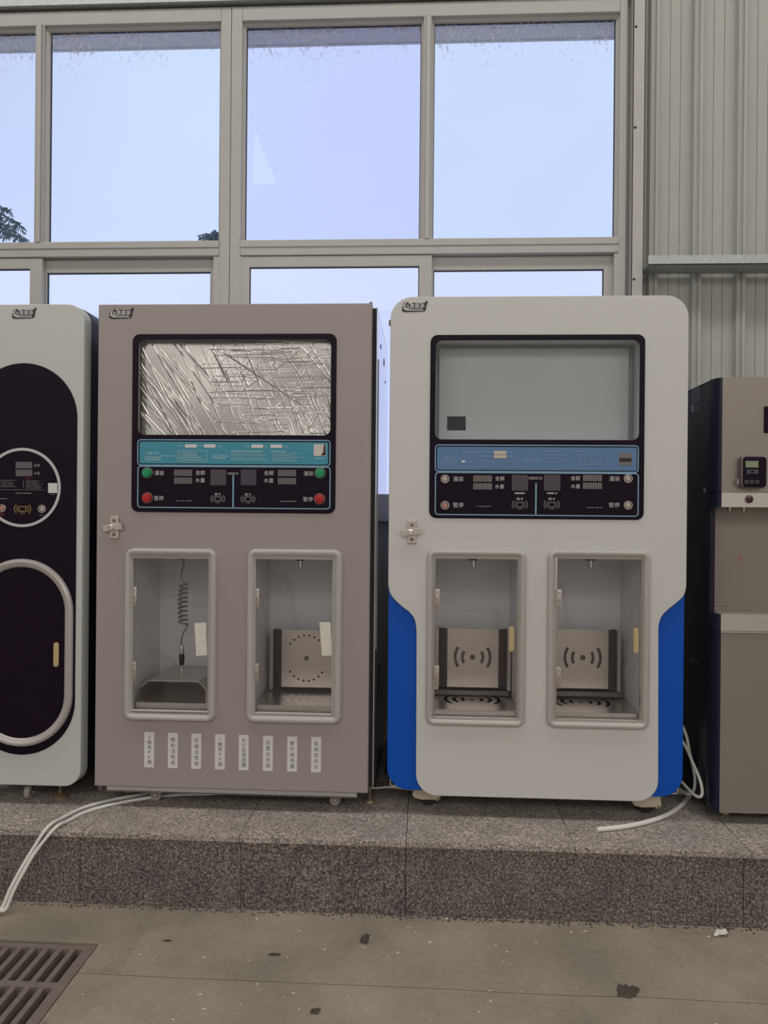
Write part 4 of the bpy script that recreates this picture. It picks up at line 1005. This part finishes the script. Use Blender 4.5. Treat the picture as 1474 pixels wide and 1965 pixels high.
# lower arched door: silver bow frame, smoked pane, tan pull
dz1 = fz(43, 1072); dz0 = fz(43, 1432); dhw = fx(141, 1250)-lcx
W_ = 17*PX
dfr = obj('door_frame', frame_ring(lcx-dhw, lcx+dhw, dz0, dz1, dhw*.995, [(0, YL), (.003, YL-.009), (W_*.35, YL-.014), (W_*.7, YL-.012), (W_*.93, YL-.006), (W_, YL), (W_, YL+.002), (0, YL+.002)], 14), 'silver_frame', lm, True)
obj('smoked_pane', plate(rrect(lcx-dhw+W_, lcx+dhw-W_, dz0+W_, dz1-W_, dhw-W_-.002, 14), [], YL-.002, YL), 'black_glass', dfr)
q = R4(104.5, 114.5, 1232, 1279); obj('pull_strip', plate(rrect(*q, (q[1]-q[0])*.49, 5), [], YL-.006, YL-.002, .001), 'tan_plastic', dfr, True)
badge(lm, 46.5, 602)
p = on(48, 1538, STEP); caster_small(lm, p.x, p.y+.03, lz0+.004, 'x', .026); leveler(lm, on(106, 1538, STEP).x, p.y+.05, lz0+.004, 'brass', .028)
caster_small(lm, lcx-.16, p.y+.03, lz0+.004, 'x', .026); leveler(lm, lcx+.16, 3.4, lz0+.004, 'brass', .028); leveler(lm, lcx-.16, 3.4, lz0+.004, 'brass', .028)
flush_text()

# ------------------------------------------------------------------ 4. steel drinking water dispenser at the right edge
YD = 2.80; dxl = 1.033; dxf = 1.055; dw = .56; dxr = dxl+dw
dp = thing('water_dispenser', 'brushed steel drinking water dispenser with dark navy side beside the blue machine', 'water dispenser', ((dxl+dxr)/2, 3.05, STEP))
zd = lambda y: fz(1400, y, YD)
YDB = 3.30
def hull(name, z0, z1, m, o=0., fy=0.):
    """front section between two heights: steel face with navy-coloured rounded corners leading back to the sides"""
    n = 5; ch = []
    for i in range(n+1):
        t = math.radians(90*i/n); ch.append((dxl-o+.024*(1-math.cos(t)), YD-fy+.062*(1-math.sin(t))))
    mid = dxl+dxr
    fl = ch[-1][0]
    face = [(fl, YD-fy), (mid-fl, YD-fy), (mid-fl, YD+.062), (fl, YD+.062)]
    o_ = obj(name, loft([[(x, y, z) for x, y in face] for z in (z0, z1)]), m, dp)
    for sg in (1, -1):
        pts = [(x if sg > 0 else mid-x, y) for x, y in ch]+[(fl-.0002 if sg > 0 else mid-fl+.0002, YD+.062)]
        obj('corner_round', loft([[(x, y, z) for x, y in pts] for z in (z0+.0005, z1-.0005)]), 'navy_corner', o_, True)
    return o_
zT, zA, zB, zC, zE, zF = zd(724), zd(945), zd(973), zd(1178), zd(1212), zd(1559)
obj('body', join(box(dxl, dxl+.004, YD+.06, YDB, zF+.004, zT-.002), box(dxr-.004, dxr, YD+.06, YDB, zF+.004, zT-.002), box(dxl, dxr, YDB, YDB+.004, zF+.004, zT-.002), box(dxl, dxr, YD+.06, YDB, zT-.006, zT-.002), box(dxl, dxr, YD+.06, YDB, zF+.004, zF+.008)), 'navy_side', dp)
hull('upper_front', zA, zT, 'steel_taupe', .001)
hull('upper_band', zB, zA-.001, 'brushed', .003, .006)
hull('lower_band', zE+.004, zC, 'brushed', .003, .010)
hull('band_edge', zE-.002, zE+.003, 'chrome', .004, .012)
hull('lower_door', zF, zE-.003, 'steel_taupe', .0, .004)
yr = YD+.14
obj('recess_back', box(dxl+.022, dxr-.022, yr, yr+.004, zC-.02, zB+.01), 'steel_taupe', dp)
for a in (dxl+.004, dxr-.022): obj('recess_cheek', box(a, a+.018, YD+.055, yr+.004, zC-.02, zB+.01), 'dark_side', dp)
obj('recess_floor', box(dxl+.022, dxr-.022, YD+.02, yr, zC-.012, zC-.004), 'steel', dp)
obj('recess_roof', box(dxl+.022, dxr-.022, YD+.02, yr, zB+.004, zB+.008), 'steel_dark', dp)
for px_ in (1400, 1427):
    p = at(px_, 980, YD+.08)
    obj('tap', lathe([(.007, .02), (.007, -.012), (.004, -.016)], (p.x, YD+.08, zB), 'z', 12), 'chrome', dp, True)
p = at(1437.5, 958, YD-.006)
sn = obj('sensor', lathe([(.0145, 0), (.0145, -.003), (.012, -.004), (.011, -.001)], (p.x, YD-.006, p.z), 'y', 20), 'steel_dark', dp, True)
obj('sensor_lens', lathe([(.0125, -.001), (.0115, -.0045), (.005, -.006), (.0005, -.0062)], (p.x, YD-.006, p.z), 'y', 18), 'sensor_red', sn, True)
def RD(x0, x1, y0, y1, Y=YD): return R4(x0, x1, y0, y1, Y)
q = RD(1466, 1540, 780, 831); obj('screen', plate(rrect(*q, .004, 3), [], YD-.003, YD+.002), 'black_glass', dp)
# payment card reader
q = RD(1416, 1465, 876, 937)
rd = obj('card_reader', plate(rrect(*q, .014, 6), [], YD-.030, YD+.001, .006), 'steel_dark', dp, True)
obj('reader_face', plate(rrect(q[0]+.005, q[1]-.003, q[2]+.003, q[3]-.003, .012, 6), [], YD-.0325, YD-.029, .001), 'black_glass', rd, True)
YK = YD-.033
s = RD(1431, 1455.5, 884.5, 897, YK); obj('reader_display', box(s[0], s[1], YK-.0006, YK+.001, s[2], s[3]), 'lcd_green', rd)
ki = card_icon(dp, 1444, 905, YK, 'print_dim', big=.72, word=False)
for px_ in (1433, 1443, 1453.5):
    p = at(px_, 924.5, YK); obj('reader_key', ring2d(p.x, p.z, 3.2*PX, 2.5*PX, YK-.0006, YK+.001, 16), 'print_dim', rd)
s = RD(1415.5, 1420, 919, 930, YD-.02); obj('reader_port', box(s[0]-.001, s[0]+.004, YD-.024, YD-.012, s[2], s[3], .001), 'print_dim', rd)
p = at(1419.5, 1069, yr)
obj('warning_mark', plate([(p.x-.012, p.z-.010), (p.x+.012, p.z-.010), (p.x, p.z+.014)], [[(p.x-.006, p.z-.006), (p.x+.006, p.z-.006), (p.x, p.z+.006)]], yr-.0006, yr), mat('warning_red', (.42, .17, .14), .5), dp)
obj('warning_rule', box(p.x-.018, p.x+.018, yr-.0006, yr, p.z-.015, p.z-.0135), 'warning_red', dp)
obj('recess_ledge', box(dxl+.03, dxl+.11, yr-.006, yr, zC+.012, zC+.022, .002), 'steel_taupe', dp)
# labels and catches on the dark side
def side_plate(name, x0, x1, y0, y1, m):
    def onx(x, y): d_ = ray(x, y); return CAM+d_*(dxl/d_.x)
    a_, b_ = onx(x0, (y0+y1)/2), onx(x1, (y0+y1)/2); zz0, zz1 = onx((x0+x1)/2, y1).z, onx((x0+x1)/2, y0).z
    return obj(name, box(dxl-.001, dxl+.001, min(a_.y, b_.y), max(a_.y, b_.y), zz0, zz1), m, dp)
mat('spec_label', (.075, .10, .17), .5); mat('spec_label_white', (.24, .27, .36), .5)
side_plate('rating_label', 1326.5, 1344, 744, 775, 'spec_label'); side_plate('rating_label', 1326.5, 1333, 778, 791, 'spec_label_white'); side_plate('rating_label', 1335, 1343, 777, 789, 'spec_label')
side_plate('side_catch', 1350.5, 1354.5, 936.5, 945.5, 'spec_label_white')
side_plate('vent_slot', 1325, 1341, 1250, 1252.5, 'spec_label'); side_plate('vent_slot', 1327, 1340, 1266, 1271, 'spec_label')
for px_, py_ in ((1397, 1567), (1435, 1565)):
    p = on(px_, py_, STEP); leveler(dp, p.x, p.y+.03, zF+.01, 'brass', .018)
for xx, yy in ((dxr-.06, 2.92), (dxl+.06, 3.25), (dxr-.06, 3.25)): leveler(dp, xx, yy, zF+.01, 'brass', .018)

# ================================================================== LOOSE THINGS
def hose(name, label, pts, r, m='hose_white', k=8, group=None):
    return tag(obj(name, tube(smooth_path(pts, k), r, 10), m, None, True), label, 'hose', group)
def st(x, y, r): p = on(x, y, STEP+r); return p
r = .006
def left_hose(dx, dy, label):
    o = lambda x, y, lift=0: st(x+dx, y+dy, r+lift)
    e = o(96, 1588)
    pts = [st(450+dx*3, 1517, r), o(400, 1519), o(340, 1521), o(290, 1525), o(215, 1538), o(160, 1553), o(123, 1571), Vector((e.x, 2.575, STEP+r+.003))]
    for x, y, Y in ((62, 1632, 2.545), (38, 1672, 2.52), (18, 1710, 2.50), (2, 1745, 2.485)): pts.append(at(x+dx*.9, y+dy*.3, Y))
    l = pts[-1]; pts += [Vector((l.x-.035, l.y-.012, .03)), Vector((l.x-.09, l.y-.02, r)), Vector((l.x-.30, l.y-.03, r)), Vector((l.x-.55, l.y+.0, r))]
    return hose('water_hose', label, pts, r, group='white hoses under the grey machine')
left_hose(0, -3, 'white water hose trailing off the step at left, upper of two')
left_hose(8, 4, 'white water hose trailing off the step at left, lower of two')
r = .0085
q = [st(1146, 1592, r), st(1200, 1586, r), st(1250, 1575, r), st(1285, 1561, r), st(1309, 1545, r), st(1321, 1531, r+.004)]
q += [at(1322, 1518, 3.0), at(1312, 1500, 3.06), at(1290, 1480, 3.12), at(1260, 1430, 3.2)]
q = [at(1250, 1480, 3.3), at(1290, 1500, 3.16), at(1312, 1512, 3.06)]
hose('water_pipe', 'thick white pipe with a cut end lying on the step beside the blue panel',
     [st(1146, 1592, r), st(1200, 1586, r), st(1250, 1575, r), st(1285, 1561, r), st(1307, 1546, r), st(1319, 1533, r), st(1321, 1523, r+.012), Vector((.955, 3.04, STEP+.035)), Vector((.90, 3.12, STEP+.03)), Vector((.80, 3.25, STEP+r)), Vector((.7, 3.45, STEP+r))], r)
r = .0058
hose('water_pipe', 'white pipe looping down between blue panel and dispenser, inner of two',
     [at(1298, 1372, 3.01), at(1316, 1408, 2.98), at(1324, 1445, 2.97), at(1331, 1475, 2.96), at(1334, 1500, 2.955), at(1331, 1517, 2.95), at(1322, 1524, 2.96), at(1312, 1520, 2.99), at(1295, 1508, 3.05)], r, group='pipes beside the blue panel')
hose('water_pipe', 'white pipe looping down between blue panel and dispenser, outer of two',
     [at(1298, 1403, 3.0), at(1317, 1435, 2.97), at(1329, 1462, 2.93), at(1343, 1495, 2.885), at(1348, 1519, 2.87), at(1344, 1529, 2.87), at(1334, 1526, 2.89), at(1322, 1515, 2.93), at(1310, 1502, 2.97), at(1295, 1490, 3.02)], r, group='pipes beside the blue panel')
hose('water_pipe', 'thin white pipe lying on the step between the grey and blue machines',
     [Vector((-.50, 3.02, STEP+.005)), at(690, 1512, 2.99), at(725, 1512, 2.98), at(757, 1511, 2.98), Vector((.10, 3.0, STEP+.005)), Vector((.3, 3.05, STEP+.005))], .0042)
hose('power_cable', 'black cable slanting down the gap between the grey and blue machines',
     [Vector((-.146, 3.66, .62)), Vector((-.146, 3.55, .50)), Vector((-.148, 3.40, .36)), Vector((-.15, 3.30, .27)), Vector((-.15, 3.22, .256))], .005, 'rubber')

# floor drain with cast bars
dr = thing('drain_grate', 'rusty brown cast iron drain grate set in the concrete floor', 'drain grate', ((GX0+GX1)/2, (GY0+GY1)/2, 0))
zg = -.004
yb_ = [(2.150, 2.315), (1.955, 2.124), (1.76, 1.928)]
fb = [(GX0, GX1, GY0, 1.76), (GX0, GX1, 1.928, 1.955), (GX0, GX1, 2.124, 2.150), (GX0, GX1, 2.315, GY1)]+[(x0, x1, y0, y1) for x0, x1 in ((GX0, GX0+.03), (-1.033, GX1)) for y0, y1 in yb_]
fm = bmesh.new()
for x0, x1, y0, y1 in fb: box(x0, x1, y0, y1, -.03, zg, bm=fm)
obj('grate_frame', fm, 'grate_iron', dr)
x = -1.033-.0240; k = 0; pitch = .0415
while x-(pitch-.024) > GX0+.03:
    for y0, y1 in yb_: obj('grate_bar', box(x-(pitch-.024), x, y0-.004, y1+.004, -.055, zg-.0008, .002), 'grate_iron', dr)
    x -= pitch
obj('drain_pit', join(box(GX0, GX1, GY0, GY1, -.118, -.10), box(GX0-.004, GX0, GY0, GY1, -.118, -.03), box(GX1, GX1+.004, GY0, GY1, -.118, -.03), box(GX0, GX1, GY1, GY1+.004, -.118, -.03), box(GX0, GX1, GY0-.004, GY0, -.118, -.03)), 'pit', dr)

# scraps on the floor
def scrap(name, label, cat, px_, py_, sx, sy, m, seed, hh=.008, group=None):
    rnd = random.Random(seed); c = on(px_, py_, 0); bm = bmesh.new(); N = 6; V = []
    for j in range(N):
        V.append([bm.verts.new((c.x+sx*(i/(N-1)-.5)+rnd.uniform(-.1, .1)*sx+.25*sx*(j/(N-1)-.5), c.y+sy*(j/(N-1)-.5)+rnd.uniform(-.12, .12)*sy, .0012+rnd.uniform(0, hh))) for i in range(N)])
    for j in range(N-1):
        for i in range(N-1): bm.faces.new((V[j][i], V[j][i+1], V[j+1][i+1], V[j+1][i]))
    ge = bmesh.ops.extrude_face_region(bm, geom=bm.faces[:]); bmesh.ops.translate(bm, vec=(0, 0, .0008), verts=[e for e in ge['geom'] if isinstance(e, bmesh.types.BMVert)])
    return tag(obj(name, bm, m), label, cat, group)
scrap('paper_scrap', 'crumpled scrap of white paper on the concrete near the step', 'paper', 1383, 1794, .040, .030, 'paper', 3, .012)
scrap('paper_scrap', 'tiny white fleck of paper at the foot of the step below the blue machine', 'paper', 857, 1765, .010, .008, 'paper', 4, .004)
scrap('leaf_scrap', 'dark torn leaf scrap on the floor below the gap between the grey and blue machines', 'leaf', 700, 1803, .022, .050, 'dirt', 5, .004)
scrap('leaf_scrap', 'dark round leaf scrap near the bottom edge of the floor', 'leaf', 605, 1942, .022, .020, 'dirt', 6, .004)
scrap('leaf_scrap', 'brown ragged clump on the floor crack toward the right', 'leaf', 1205, 1904, .055, .050, 'dirt', 7, .006)
scrap('leaf_scrap', 'small brown twig on the floor left of centre', 'leaf', 527, 1833, .030, .008, 'dirt', 8, .004)
scrap('leaf_scrap', 'thin dark sliver on the floor right of the drain grate', 'leaf', 321, 1806, .022, .006, 'dirt', 9, .003)
# crumbs of mortar and soil packed along the foot of the step: uncountable
gr = bmesh.new(); rnd = random.Random(11)
for i in range(1500):
    x = rnd.uniform(-1.9, 1.5)
    dens = .35+.65*(math.sin(x*5.3)*.5+.5)*(1 if x > -.5 else .6)
    if rnd.random() > dens: continue
    y = YS-.001-abs(rnd.gauss(0, .010)); s = rnd.uniform(.0015, .0060)
    vs = [gr.verts.new((x+s*rnd.uniform(.6, 1.4)*math.cos(t), y+s*rnd.uniform(.5, 1)*math.sin(t), .0)) for t in (0, 2.1, 4.2)]
    tp = gr.verts.new((x, y, s*rnd.uniform(.5, 1.2)))
    for a_ in range(3): gr.faces.new((vs[a_], vs[(a_+1) % 3], tp))
    gr.faces.new(vs)
tag(obj('soil_crumbs', gr, 'dirt'), 'dark crumbs of soil and mortar along the foot of the granite step', 'soil', kind='stuff')
fl = bmesh.new(); rnd = random.Random(19)
for i in range(150):
    x, y = rnd.uniform(-.95, 1.25), rnd.uniform(1.75, 2.55); s_ = rnd.uniform(.0012, .004); a_ = rnd.uniform(0, PI)
    l_ = s_*rnd.uniform(1, 4)
    vs = [fl.verts.new((x+l_*math.cos(a_+t)*.7, y+s_*math.sin(a_+t), .0004)) for t in (0, 2.1, 4.2)]
    tp = fl.verts.new((x, y, .0004+s_*.5))
    for q_ in range(3): fl.faces.new((vs[q_], vs[(q_+1) % 3], tp))
    fl.faces.new(vs)
tag(obj('grit_flecks', fl, 'paper'), 'pale flecks of grit scattered over the concrete floor', 'grit', kind='stuff')
bpy.context.view_layer.update()
